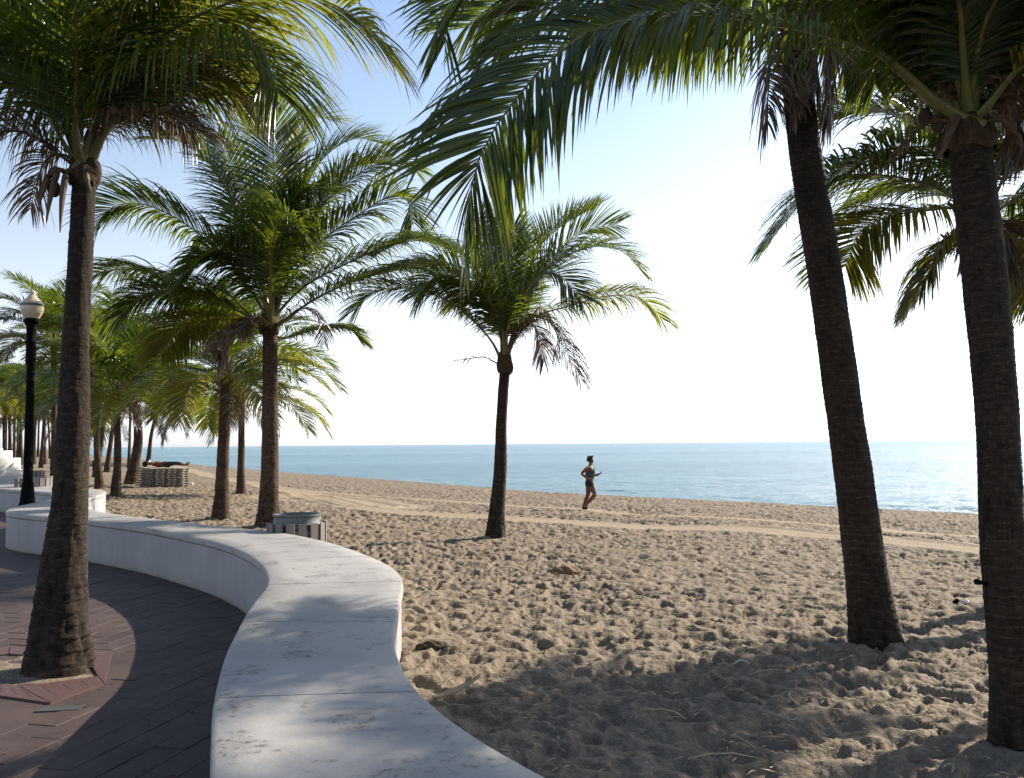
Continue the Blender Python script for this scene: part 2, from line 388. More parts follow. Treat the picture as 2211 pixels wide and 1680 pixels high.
def build_sea():
    # near part has real swell, far part flat
    tx = np.concatenate([np.linspace(-60,-1.3,30)[:-1], np.linspace(-1.3,1.3,360), np.linspace(1.3,60,30)[1:]])
    ry = np.concatenate([[ -20, 5], 15*np.exp(np.linspace(0, math.log(26), 420)), 390*np.exp(np.linspace(0, math.log(100), 40))[1:]])
    X = tx[None,:]*np.maximum(ry[:,None], 12); Y = np.repeat(ry[:,None], len(tx), 1)
    x = X.ravel(); y = Y.ravel(); s = .8*x+.6*y; t = -.6*x+.8*y
    ds = np.hypot(x,y)
    fade = np.clip(1.4-ds/300, 0, 1)
    s2 = s + 1.6*(vnoise(t*.06, s*.06, 3)-.5)*4
    h = .015*np.sin(s2*1.05 + 3*vnoise(t*.12, s*.12, 1)) + .03*(vnoise(s2*.55, t*.2, 2)-.5) + .05*(vnoise(s2*1.7, t*.9, 4)-.5) + .05*(vnoise(s2*3.3, t*1.9, 6)-.5)
    # small breaker
    ss = np.interp(t, [-50,13.3,31.6,96.6,123.5,300,900], [29,27.8,26.2,32.8,37,62,150])
    h += .14*np.exp(-((s-ss-5.5-.8*vnoise(t*.2,t*0,9))/.5)**2)*np.clip(1.2-abs(t-8)/14,0,1)
    z = -.95 + h*fade
    V = np.stack([x,y,z],1); nr, nc = len(ry), len(tx)
    i = np.arange(nr-1)[:,None]*nc + np.arange(nc-1)[None,:]
    F = np.stack([i, i+1, i+nc+1, i+nc], -1).reshape(-1,4)
    tag(link('sea', np_mesh('sea', V, F, [M['sea']])), kind='structure')
build_sea()

# promenade: a sheet of joint sand with pavers proud of it
PIT_OUT = [(-4.35,6.40),(-3.0,5.84),(-2.86,6.30),(-3.22,7.22),(-4.2,7.5),(-4.7,6.95)]
PIT_IN = [(-4.05,6.62),(-3.42,6.24),(-3.0,6.50),(-3.33,7.03),(-4.05,7.22),(-4.35,6.95)]
def inside(p, poly):
    c = False; n = len(poly)
    for i in range(n):
        (x1,y1),(x2,y2) = poly[i], poly[(i+1)%n]
        if (y1 > p[1]) != (y2 > p[1]) and p[0] < (x2-x1)*(p[1]-y1)/(y2-y1)+x1: c = not c
    return c
def build_promenade():
    ys = np.concatenate([np.linspace(-4, 30, 120), np.linspace(32, 700, 60)])
    V = []; 
    for yy in ys:
        xw = float(w_center(yy)); V += [(xw-60-yy*.6, yy, -.0035), (xw, yy, -.0035)]
    F = [(2*i, 2*i+1, 2*i+3, 2*i+2) for i in range(len(ys)-1)]
    pr = link('promenade', np_mesh('promenade', V, F, [M['paver']])); tag(pr, kind='structure')
    ux = Vector((.232,.973)); uy = Vector((-.973,.232))       # rows run away from the viewer
    L, W, g = .40, .20, .0035
    bm = bmesh.new(); bmesh.ops.create_cube(bm, size=1)
    bmesh.ops.transform(bm, matrix=Matrix.Diagonal((L-g, W-g, .06, 1)), verts=bm.verts)
    bmesh.ops.bevel(bm, geom=[e for e in bm.edges if all(v.co.z > 0 for v in e.verts)], offset=.0025, segments=1, affect='EDGES')
    me = bpy.data.meshes.new('paver'); bm.to_mesh(me); bm.free(); me.materials.append(M['paver'])
    ang = math.atan2(ux.y, ux.x); cells = []
    for i in range(-60, 60):
        for j in range(-60, 60):
            c = ux*(i*L + (L/2 if j % 2 else 0)) + uy*(j*W)
            if c.y < 2.2 or c.y > 26 or c.x < -16: continue
            if c.x > float(w_center(c.y)) - .15: continue
            if any(inside((c + ux*a + uy*b), PIT_OUT) for a in (-.25,-.1,.1,.25) for b in (-.1,.1)): continue
            q = c.x/c.y
            if q < -.68: continue
            cells.append((c.length, c))
    cells.sort(key=lambda q: q[0])
    far = []
    for k, (_, c) in enumerate(cells):
        z = -.03 + random.uniform(-.0025,.0025)
        if k < 300:
            o = link('paver', me, pr); o.location = (c.x, c.y, z); o.rotation_euler = (random.uniform(-.003,.003), random.uniform(-.003,.003), ang)
        else: far.append(c)
    mb = MB()
    for c in far: mb.box((c.x, c.y, -.03), (L-g, W-g, .06), ang)
    o = mb.build('paving', M['paver'], pr, False); tag(o, kind='stuff')
    # small cut pieces round the pit
    V=[]; 
    return pr
PROM = build_promenade()
def prism(poly, z0, z1, name, mat, parent, bevel=.006):
    bm = bmesh.new(); vs = [bm.verts.new((x,y,z0)) for x,y in poly]; f = bm.faces.new(vs)
    r = bmesh.ops.extrude_face_region(bm, geom=[f]); up = [v for v in r['geom'] if isinstance(v, bmesh.types.BMVert)]
    for v in up: v.co.z = z1
    bmesh.ops.recalc_face_normals(bm, faces=bm.faces[:])
    if bevel: bmesh.ops.bevel(bm, geom=[e for e in bm.edges if all(v.co.z > z1-1e-5 for v in e.verts)], offset=bevel, segments=2, affect='EDGES')
    me = bpy.data.meshes.new(name); bm.to_mesh(me); bm.free(); me.materials.append(mat)
    return link(name, me, parent)
def build_pit():
    root = empty('tree_pit', (0,0,0)); tag(root, 'red bordered sandy tree pit sunk in the promenade round the nearest left palm', 'tree pit')
    n = 6
    mids = []
    for i in range(n):
        a, b = Vector(PIT_OUT[i]), Vector(PIT_OUT[(i+1)%n]); c, d = Vector(PIT_IN[(i+1)%n]), Vector(PIT_IN[i])
        e = .003; ctr = (a+b+c+d)/4
        poly = [q + (ctr-q).normalized()*e for q in (a,b,c,d)]
        st = prism([tuple(q) for q in poly], -.06, .010, 'border_stone', M['border'], root, .002)
        if i < 2:       # slots of the two front stones
            for k in range(4 if i == 0 else 3):
                t = (.58 + k*.115) if i == 0 else (.22 + k*.26)
                p0 = a.lerp(b, t).lerp(d.lerp(c, t), .25); p1 = a.lerp(b, t).lerp(d.lerp(c, t), .75)
                mid = (p0+p1)/2; dd = p1-p0
                mb = MB(); mb.box((mid.x, mid.y, .0095), (dd.length, .010, .003), math.atan2(dd.y, dd.x))
                mb.build('slot', M['joint'], st, False)
    # sand in the pit
    m_ = 26; V=[]; F=[]
    ctr = Vector((-3.62,6.75))
    for j in range(m_+1):
        for i in range(72):
            ang = 2*math.pi*i/72; dirv = Vector((math.cos(ang), math.sin(ang)))
            # distance to polygon edge
            best = 9
            for k in range(6):
                p, q = Vector(PIT_IN[k]), Vector(PIT_IN[(k+1)%6]); e = q-p; den = dirv.x*e.y-dirv.y*e.x
                if abs(den) < 1e-9: continue
                w_ = p-ctr; tt = (w_.x*e.y-w_.y*e.x)/den; uu = (w_.x*dirv.y-w_.y*dirv.x)/den
                if tt > 0 and -1e-6 <= uu <= 1+1e-6: best = min(best, tt)
            rr = best*j/m_*.995; x = ctr.x+dirv.x*rr; y = ctr.y+dirv.y*rr
            V.append((x, y, -.004+.03*(float(vnoise(np.array([x*7]), np.array([y*7]), 3)[0])-.4)))
    for j in range(m_):
        for i in range(72): F.append((j*72+i, j*72+(i+1)%72, (j+1)*72+(i+1)%72, (j+1)*72+i))
    link('pit_sand', np_mesh('pit_sand', V, F, [M['sand']]), root)
    o = prism([(-3.02,5.66),(-2.74,5.70),(-2.75,5.81),(-3.01,5.77)], -.04, .0045, 'inspection_plate', M['plate'], None); tag(o, 'small grey rectangular plate set in the paving beside the tree pit', 'ground plate')
build_pit()

# ------------------------------------------------------------------ serpentine wall
def spline(P, n_per=8):
    P = np.asarray(P, float); out = []
    Q = np.vstack([2*P[0]-P[1], P, 2*P[-1]-P[-2]])
    for i in range(1, len(Q)-2):
        for k in range(n_per):
            t = k/n_per
            out.append(.5*((2*Q[i]) + (-Q[i-1]+Q[i+1])*t + (2*Q[i-1]-5*Q[i]+4*Q[i+1]-Q[i+2])*t*t + (-Q[i-1]+3*Q[i]-3*Q[i+1]+Q[i+2])*t**3))
    out.append(P[-1]); return np.array(out)
def build_wall():
    root = empty('seat_wall', (-1.3,5,0)); inv = Matrix.Translation((1.3,-5,0))
    tag(root, 'long white painted serpentine seat wall between the promenade and the sand', 'seat wall')
    A = spline(PI_, 10); B = spline(PO_, 10)
    # smooth
    for _ in range(6):
        for Q in (A, B): Q[1:-1] = .25*Q[:-2]+.5*Q[1:-1]+.25*Q[2:]
    Cn = (A+B)/2; L = np.concatenate([[0], np.cumsum(np.hypot(*np.diff(Cn, axis=0).T))])
    yy = Cn[:,1]
    ZT, ZC = .60, .515
    def sect(Ai, Bi, prof):       # prof: list of (u, z) with u measured inwards from I edge (>=0) or from O (<0 -> from B)
        d = (Bi-Ai); n = d/np.linalg.norm(d); W = np.linalg.norm(d)
        return [(*(Ai + n*(u if side == 0 else W-u)), z) for side, u, z in prof]
    cap = [(0,.012,ZC+.004),(0,0,ZC+.016),(0,0,ZT-.022),(0,.007,ZT-.008),(0,.024,ZT),(0,.2,ZT+.002),(1,.2,ZT+.002),(1,.024,ZT),(1,.007,ZT-.008),(1,0,ZT-.022),(1,0,ZC+.016),(1,.012,ZC+.004)]
    body = [(0,.012,-.1),(0,.012,ZC-.004),(0,.022,ZC),(0,.03,ZC+.006),(1,.03,ZC+.006),(1,.022,ZC),(1,.012,ZC-.004),(1,.012,-.1)]
    def loft(idxA, prof, name, mat):
        V=[]; k=len(prof)
        for (a_, b_) in idxA: V += sect(a_, b_, prof)
        V = np.array(V); V[:,0] += 1.3; V[:,1] -= 5
        F=[]
        n=len(idxA)
        for i in range(n-1):
            for j in range(k): F.append((i*k+j, i*k+(j+1)%k, (i+1)*k+(j+1)%k, (i+1)*k+j))
        me = np_mesh(name, V, F, [mat], True)
        bm = bmesh.new(); bm.from_mesh(me); bm.verts.ensure_lookup_table()
        bm.faces.new([bm.verts[j] for j in range(k)]); bm.faces.new([bm.verts[(n-1)*k+j] for j in range(k-1,-1,-1)])
        bmesh.ops.recalc_face_normals(bm, faces=bm.faces[:]); bm.to_mesh(me); bm.free()
        me.set_sharp_from_angle(angle=R(35))
        return link(name, me, root)
    def interp(l):
        return (np.array([np.interp(l, L, A[:,0]), np.interp(l, L, A[:,1])]), np.array([np.interp(l, L, B[:,0]), np.interp(l, L, B[:,1])]))
    loft([interp(l) for l in np.linspace(0, L[-1], 260)], body, 'wall_body', M['wall_paint'])
    # joints of the cap where the photograph shows them, then every 1.5 m
    js = [float(np.interp(v, yy, L)) for v in (3.82, 5.38, 6.87, 8.35)]
    j = js[0]-1.5; pre = []
    while j > .3: pre.append(j); j -= 1.5
    js = pre[::-1] + js
    while js[-1] < L[-1]-1.7: js.append(js[-1]+1.5)
    js = [0]+js+[L[-1]]
    for a_, b_ in zip(js, js[1:]):
        loft([interp(l) for l in np.linspace(a_+.006, b_-.006, 22)], cap, 'cap_slab', M['cap_paint'])
build_wall()

# ------------------------------------------------------------------ palms
def crom(P, n):
    P = np.asarray(P, float); Q = np.vstack([2*P[0]-P[1], P, 2*P[-1]-P[-2]]); m_ = len(P)-1
    t = np.linspace(0, m_-1e-6, n); i = t.astype(int)+1; u = (t-i+1)[:,None]
    a,b,c,d = Q[i-1],Q[i],Q[i+1],Q[i+2]
    R_ = .5*(2*b+(-a+c)*u+(2*a-5*b+4*c-d)*u*u+(-a+3*b-3*c+d)*u**3)
    L = np.concatenate([[0], np.cumsum(np.linalg.norm(np.diff(R_,axis=0),axis=1))]); s = np.linspace(0, L[-1], n)
    return np.stack([np.interp(s, L, R_[:,k]) for k in range(3)], 1), L[-1]
def nrm(v): return v/np.maximum(np.linalg.norm(v, axis=-1, keepdims=True), 1e-9)
def frond_arrays(P, lmax, n=75, segs=5, droop=1.0, start=.22, wid=.03, r=None, dead=False, fold=True, vup=.25, gaps=.06, twist=0.0, dprof=(1.0,1.0)):
    """leaflets along the rachis curve P -> verts, faces, attribute"""
    C, Ltot = crom(P, 60); T = nrm(np.gradient(C, axis=0))
    up = np.array([0,0,1.0])
    t = start + (1-start)*np.linspace(0, 1, n)**.95
    t = np.clip(t + r.normal(0, .3/n, n), start*.9, 1)
    ti = t*59; base = np.stack([np.interp(ti, np.arange(60), C[:,k]) for k in range(3)],1)
    Tt = nrm(np.stack([np.interp(ti, np.arange(60), T[:,k]) for k in range(3)],1))
    Nn = up - (Tt@up)[:,None]*Tt
    hor = nrm(np.array([C[-1,0]-C[0,0], C[-1,1]-C[0,1], 0])+1e-6)
    Nn = nrm(Nn*1.0 - .25*(hor-(Tt@hor)[:,None]*Tt)*np.abs(Tt[:,2:3]))
    S = nrm(np.cross(Tt, Nn))
    if twist:
        ca, sa = np.cos(twist*t)[:,None], np.sin(twist*t)[:,None]; S, Nn = S*ca+Nn*sa, Nn*ca-S*sa
    prof = np.interp(t, [start, start+.1, .42, .7, .9, 1], [.5,.8,1,.92,.68,.45])
    Vs=[]; Fs=[]; As=[]; off=0
    for sd in (-1,1):
        keep = r.random(n) > gaps
        m_ = keep.sum(); b=base[keep]; tt=t[keep]; TT=Tt[keep]; NN=Nn[keep]; SS=S[keep]*sd
        ang = np.interp(tt, [start,.5,.85,1], [R(70),R(56),R(42),R(30)]) + r.normal(0, R(3), m_) + np.interp(tt, [0,1], [0,1])*r.normal(0, R(4))
        ph = vup + r.normal(0, .10, m_)
        d0 = np.cos(ang)[:,None]*TT + np.sin(ang)[:,None]*(SS*np.cos(ph)[:,None] + NN*np.sin(ph)[:,None])
        Lf = lmax*prof[keep]*(1+r.normal(0,.07,m_)); 
        if dead: Lf *= r.uniform(.5,1.0,m_)
        dr = droop*np.interp(tt, [.3,.65,.85], [dprof[0],dprof[0],dprof[1]])*(1+r.normal(0,.2,m_)); dr = np.maximum(dr, .05)
        kink = r.random(m_) < (.3 if dead else .07); 
        p = b.copy(); W0 = nrm(TT - (np.sum(TT*d0,1))[:,None]*d0)
        tw = r.normal(0, .35 if not dead else .9, m_); rnd = r.random(m_)
        rings = []
        for k in range(segs+1):
            s = k/segs
            g = dr*(s**1.5)*(.75) + np.where(kink, np.where(s > .5, 1.3, 0), 0)
            d = nrm(d0 + np.array([0,0,-1.0])*g[:,None])
            W = nrm(W0 - np.sum(W0*d,1)[:,None]*d); Nr = np.cross(d, W)
            ta = tw*(.3+s); W = W*np.cos(ta)[:,None] + Nr*np.sin(ta)[:,None]; Nr = np.cross(d, W)
            wp = wid*.5*np.interp(s, [0,.08,.35,.7,.92,1], [.35,.75,1,.72,.28,.03])*(Lf/lmax*.5+.5)
            if dead: wp = wp*.7
            if fold:
                up_ = (Nr*(wp*.35)[:,None]); rings.append(np.stack([p-W*wp[:,None], p+up_, p+W*wp[:,None]],1))
            else: rings.append(np.stack([p-W*wp[:,None], p+W*wp[:,None]],1))
            p = p + d*(Lf/segs)[:,None]
        q = rings[0].shape[1]
        A_ = np.stack(rings,1)              # m, segs+1, q, 3
        Vs.append(A_.reshape(-1,3))
        li = np.arange(m_)[:,None,None]*(segs+1)*q + np.arange(segs)[None,:,None]*q + np.arange(q-1)[None,None,:]
        Fs.append((np.stack([li, li+1, li+q+1, li+q], -1).reshape(-1,4))+off)
        at_ = np.zeros((m_, segs+1, q, 3)); at_[...,0] = rnd[:,None,None]; at_[...,1] = np.linspace(0,1,segs+1)[None,:,None]; at_[...,2] = tt[:,None,None]
        As.append(at_.reshape(-1,3)); off += m_*(segs+1)*q
    return np.vstack(Vs), np.vstack(Fs), np.vstack(As), C, T
def rib_arrays(C, T, w0, n=7, m_=22):
    idx = np.linspace(0, 59, m_).astype(int); c = C[idx]; tt = T[idx]
    up = np.array([0,0,1.0]); S = np.cross(tt, up); bad = np.linalg.norm(S,axis=1) < .15; S[bad] = [1,0,0]; S = nrm(S); N = np.cross(S, tt)
    s = np.linspace(0,1,m_); rad = w0*np.interp(s, [0,.05,.18,.5,1], [1.7,1.15,.7,.42,.08])
    fl = np.interp(s, [0,.1,.3], [1.7,1.2,1.0])
    a = 2*np.pi*np.arange(n)/n
    V = c[:,None,:] + (S[:,None,:]*(np.cos(a)[None,:,None]*(rad*fl)[:,None,None]) + N[:,None,:]*(np.sin(a)[None,:,None]*(rad*.75)[:,None,None]))
    i = np.arange(m_-1)[:,None]*n; j = np.arange(n)[None,:]
    F = np.stack([i+j, i+(j+1)%n, i+n+(j+1)%n, i+n+j], -1).reshape(-1,4)
    return V.reshape(-1,3), F
def add_attr(me, name, arr):
    at_ = me.attributes.new(name, 'FLOAT_VECTOR', 'POINT'); at_.data.foreach_set('vector', np.asarray(arr, np.float32).ravel())
def frond_obj(P, parent, origin, kind='green', lmax=.8, n=75, segs=5, r=None, rib=.022, joined=False, **kw):
    V, F, A_, C, T = frond_arrays(P, lmax, n, segs, r=r, dead=(kind=='dead'), **kw)
    o3 = np.array(origin)
    me = np_mesh('frond', V-o3, F, [M[kind]], True); add_attr(me, 'leaf', A_)
    o = link('frond', me, parent)
    if kind != 'green': o['label'] = 'yellowing frond' if kind == 'yellow' else 'dry brown frond'
    V2, F2 = rib_arrays(C, T, rib)
    link('midrib', np_mesh('midrib', V2-o3, F2, [M['midrib_dead' if kind=='dead' else 'midrib']], True), o)
    return o
def trunk(parent, origin, pts, rad, ringstep=.05, sides=40, mat='bark', bumpy=1.0, seed=0, rings=None):
    P = np.array([list(p) for p in pts]); C, L = crom(P, 200); T = nrm(np.gradient(C, axis=0))
    nr = rings or int(L/ringstep*5); s = np.linspace(0, 1, nr)
    c = np.stack([np.interp(s*199, np.arange(200), C[:,k]) for k in range(3)],1)
    rr = np.interp(s, np.linspace(0,1,len(rad)), rad)
    a = 2*np.pi*np.arange(sides)/sides
    l = s*L
    wob = .35*vnoise((l/ringstep)[:,None]*0+3+np.cos(a)[None,:]*1.2+(l*2)[:,None], np.sin(a)[None,:]*1.2+0*l[:,None], seed)
    phl = np.concatenate([[0], np.cumsum(np.diff(l)/(ringstep*(1+1.1*np.exp(-l[1:]/.9))))])
    ph = phl[:,None] + wob*1.6
    irr = vnoise(np.floor(ph)*7.73, np.floor(ph)*.37, seed+5)
    fr = ph-np.floor(ph)
    saw = (1-fr)*.8 + .2*irr
    edge = np.exp(-((fr-.06)/.09)**2)
    fine = vnoise(np.cos(a)[None,:]*6+9+0*ph, (l*11)[:,None]+np.sin(a)[None,:]*6, seed+9)-.5
    big = vnoise(np.cos(a)[None,:]*1.5+9+0*ph, (l*2.2)[:,None]+np.sin(a)[None,:]*1.5, seed+11)-.5
    rad2 = rr[:,None]*(1 + bumpy*(.034*(saw-.5) + .045*edge*irr*irr + .06*fine + .12*big))
    # foot: root mass, gouges and old wounds low on the stem
    foot = np.exp(-l/.16)[:,None]; rad2 = rad2*(1+foot*(.10*np.sin(a*7+seed)[None,:]+.16*vnoise(np.cos(a)[None,:]*4+l[:,None]*3, np.sin(a)[None,:]*4+0*l[:,None], seed+21)))
    g1 = vnoise(np.cos(a)[None,:]*5+30+0*ph, np.sin(a)[None,:]*5+(l*4.5)[:,None], seed+13); g2 = vnoise(np.cos(a)[None,:]*9+30+0*ph, np.sin(a)[None,:]*9+(l*14)[:,None], seed+14)
    gouge = np.clip(g1*.6+g2*.5-.66, 0, .2)*5*np.exp(-l/1.6)[:,None]
    pits = np.clip(g2-.86, 0, .1)*10
    rad2 = rad2*(1-.16*gouge*bumpy-.05*pits)
    X = np.stack([np.cos(a), np.sin(a), 0*a],1)
    V = c[:,None,:] + X[None,:,:]*rad2[:,:,None]
    i = np.arange(nr-1)[:,None]*sides; j = np.arange(sides)[None,:]
    F = np.stack([i+j, i+(j+1)%sides, i+sides+(j+1)%sides, i+sides+j], -1).reshape(-1,4)
    me = np_mesh('trunk', V.reshape(-1,3)-np.array(origin), F, [M[mat]], True)
    add_attr(me, 'bark', np.stack([fr, np.clip(gouge+pits*.7,0,1), s[:,None]+0*fr], -1).reshape(-1,3))
    add_attr(me, 'stem', np.stack([np.cos(a)[None,:]+0*ph, np.sin(a)[None,:]+0*ph, ph], -1).reshape(-1,3))
    return link('trunk', me, parent)
def sheath(parent, origin, base, r0_, h, seed=0):
    """fibrous crown base wrapping the petioles"""
    n=28; m_=16; rr = random.Random(seed); V=[]; F=[]
    for j in range(m_):
        s=j/(m_-1); rad = r0_*np.interp(s, [0,.12,.4,.7,1], [.95,1.06,1.12,.95,.5])
        for i in range(n):
            a=2*math.pi*i/n; k = 1+.10*math.sin(a*3+seed+s*4)+.07*math.sin(a*7+s*9+seed)
            V.append((base[0]-origin[0]+rad*k*math.cos(a), base[1]-origin[1]+rad*k*math.sin(a), base[2]-origin[2]+s*h+.02*math.sin(a*5+seed)))
    for j in range(m_-1):
        for i in range(n): F.append((j*n+i, j*n+(i+1)%n, (j+1)*n+(i+1)%n, (j+1)*n+i))
    return link('crown_sheath', np_mesh('crown_sheath', V, F, [M['fibre']], True), parent)
def coconut(parent, origin, p, s=.1):
    mb = MB(); mb.lathe([(.02,-s),(s*.55,-s*.8),(s*.8,-s*.3),(s*.82,.1*s),(s*.6,.7*s),(.02,s)], (p[0]-origin[0],p[1]-origin[1],p[2]-origin[2]), 12)
    return mb.build('coconut', M['husk'], parent)
def spathe(parent, origin, p, length, dx, seed=0):
    """dry flower sheath hanging from the crown"""
    p = Vector(p)-Vector(origin); n=8
    pts = [p + Vector((dx*t*.9, -.1*math.sin(t*2), -length*t*t+.05*math.sin(t*5))) for t in np.linspace(0,1,n)]
    mb = MB(); mb.tube(pts, [.008,.012,.02,.025,.025,.02,.012,.004], 7); return mb.build('dry_spathe', M['midrib_dead'], parent)
NEAR_GROUP = 'tall coconut palms along the beach wall'
def near_palm(label, base, tr, rad, Y, fronds, lmax, mat='bark', seed=1, nleaf=80, segs=5, rib=.03, extra=None, sh=(.16,.3), step=.05, wid=.035, dY=0.0, bumpy=1.0, sides=40):
    """tr: trunk sight points with depth; fronds: (kind, [sight points], depth change, options)"""
    r = np.random.default_rng(seed)
    o3 = tuple(base)
    root = empty('palm_tree', o3); tag(root, label, 'palm tree', NEAR_GROUP)
    pts = [Vector(base)-Vector((0,0,.12))] + [at(px, py, Y + dY*(i+1)/len(tr)) for i, (px, py) in enumerate(tr)]
    trunk(root, o3, pts, rad, step, sides, mat, bumpy, seed)
    top = pts[-1]; sheath(root, o3, top-Vector((0,0,.06)), sh[0], sh[1], seed)
    Yc = Y+dY
    for k, fr in enumerate(fronds):
        kind, pp, dd = fr[:3]; kw = dict(fr[3]) if len(fr) > 3 else {}
        P = [top + Vector((r.normal(0,.02), r.normal(0,.02), .04))]
        n = len(pp)
        for i, (px, py) in enumerate(pp):
            t = (i+1)/n; P.append(at(px, py, Yc + dd*t))
        kw.setdefault('droop', .8 if kind != 'dead' else 2.6); kw['droop'] *= (.72 if kind != 'dead' else 1); kw.setdefault('wid', wid); lm = lmax*kw.pop('ls', 1.0)
        kk = kw.pop('n', nleaf)
        kw.setdefault('twist', float(r.normal(0, .5)))
        if kind != 'dead': kw.setdefault('dprof', (2.3, 1.0))
        frond_obj(P, root, o3, kind, lm, kk, segs, r, rib if kind != 'dead' else rib*.7, **kw)
    if extra: extra(root, o3, top)
    return root

D_ = dict
# --- left foreground palm
bA = ground(125, 1447, 0.0)
def exA(root, o3, top):
    for k, (dx, L_) in enumerate([(-.12,.35),(-.16,.22),(.10,.12),(-.05,.42)]):
        spathe(root, o3, top+Vector((dx*.6, -.1, -.0)), L_, dx, k)
    coconut(root, o3, top+Vector((-.16,-.13,-.12)), .06)
near_palm('big foreground palm standing in the red bordered pit at the left', bA,
 [(128,1330),(140,1180),(150,1080),(158,900),(166,700),(176,500),(181,385)], [.25,.195,.155,.125,.114,.10,.092,.088,.086], bA.y,
 [('yellow', [(208,310),(286,155),(347,90),(429,12),(530,-70)], -.3, D_(vup=-.2, droop=.5)),
  ('green', [(225,290),(300,205),(390,145),(480,100),(560,120),(600,200)], -.5, D_(droop=2.6, ls=1.1)),
  ('yellow', [(240,200),(350,80),(490,8),(630,-15),(740,20),(825,100)], -.7, D_(droop=1.9, twist=.3)),
  ('green', [(163,290),(165,150),(165,0),(160,-150)], -1.0, D_(vup=.1)),
  ('green', [(143,318),(82,212),(0,155),(-120,150)], -.4, D_(droop=1.7)),
  ('dead', [(118,327),(60,290),(0,288),(-90,340)], -.3, D_()),
  ('dead', [(140,335),(100,345),(78,400),(66,450)], -.1, D_(ls=.45, n=50)),
  ('dead', [(228,278),(290,250),(350,245),(420,285)], -.3, D_(ls=.8)),
  ('dead', [(225,270),(300,225),(380,190),(470,180),(540,215)], .3, D_(ls=.9)),
  ('green', [(155,286),(102,150),(20,20),(-60,-60)], -.6, D_()),
  ('green', [(165,280),(140,100),(100,-30),(40,-130)], .2, D_()),
  ('green', [(175,280),(215,120),(250,0),(300,-110)], .4, D_()),
  ('green', [(190,290),(240,190),(330,130),(440,130),(540,190)], .9, D_(droop=1.2)),
  ('green', [(150,300),(60,120),(-40,60),(-160,90)], .6, D_(droop=1.2)),
  ('green', [(170,270),(180,60),(230,-90),(330,-140)], .9, D_()),
  ('green', [(165,280),(110,80),(60,0),(-60,-20)], 1.2, D_(droop=1.4)),
 ], .98, seed=11, nleaf=135, segs=6, rib=.032, extra=exA, sh=(.105,.26), step=.055, wid=.022)
# --- mid left palm with the widest crown
bB = ground(578, 1140)
near_palm('leafy palm with a wide green crown behind the slatted bin', bB,
 [(581,1060),(583,980),(583,880),(583,780),(583,715)], [.26,.19,.165,.155,.15,.145,.14], bB.y,
 [('green', [(590,640),(594,487),(590,346),(590,250),(612,195)], .2, D_(vup=.1, droop=.5)),
  ('yellow', [(600,600),(618,440),(650,300),(680,255),(715,258)], .8, D_(droop=.7)),
  ('green', [(605,600),(650,430),(700,340),(764,300),(818,308)], .4, D_(droop=.8)),
  ('green', [(625,560),(700,440),(790,365),(862,345),(898,366)], .3, D_(droop=1.0)),
  ('green', [(622,610),(693,522),(781,459),(840,424),(880,435),(892,480)], -.8, D_(droop=1.1)),
  ('green', [(605,670),(658,618),(728,579),(834,533),(915,520),(985,545)], .3, D_(droop=1.0)),
  ('green', [(615,692),(675,649),(764,607),(834,588),(905,580),(960,610)], -.6, D_(droop=1.2)),
  ('green', [(570,640),(534,522),(492,417),(446,343),(393,305),(330,300)], -.3, D_(droop=1.2)),
  ('green', [(560,655),(481,551),(390,477),(305,440),(235,450),(205,500)], -.6, D_(droop=1.1)),
  ('green', [(550,690),(481,628),(376,604),(287,582),(217,589),(190,620)], -.2, D_(droop=1.8)),
  ('green', [(584,670),(585,558),(598,490),(615,469),(650,500)], -2.4, D_(droop=1.4)),
  ('green', [(520,674),(430,645),(330,630),(260,680)], -.9, D_(droop=1.9)),
  ('yellow', [(540,690),(470,690),(400,700),(350,760)], .6, D_(droop=2.0)),
  ('dead', [(605,700),(650,665),(690,690),(700,740)], -.5, D_(ls=.5, n=60)),
  ('dead', [(560,710),(520,700),(480,740),(470,790)], -.5, D_(ls=.6)),
  ('green', [(610,730),(675,713),(746,709),(780,735)], .8, D_(droop=1.0, ls=.6)),
  ('green', [(570,620),(530,470),(500,360),(470,300)], 1.0, D_(droop=.8)),
  ('green', [(590,620),(600,500),(640,420),(690,410)], -1.0, D_(droop=1.6)),
  ('green', [(565,640),(520,560),(460,540),(400,590)], -1.6, D_(droop=1.8)),
  ('green', [(605,620),(670,480),(742,374),(800,350)], 1.2, D_(droop=.8)),
  ('dead', [(570,700),(540,690),(515,720)], -.8, D_(ls=.5)),
 ], 1.3, mat='bark_warm', seed=22, nleaf=175, rib=.045, sh=(.18,.5), step=.07, wid=.033)
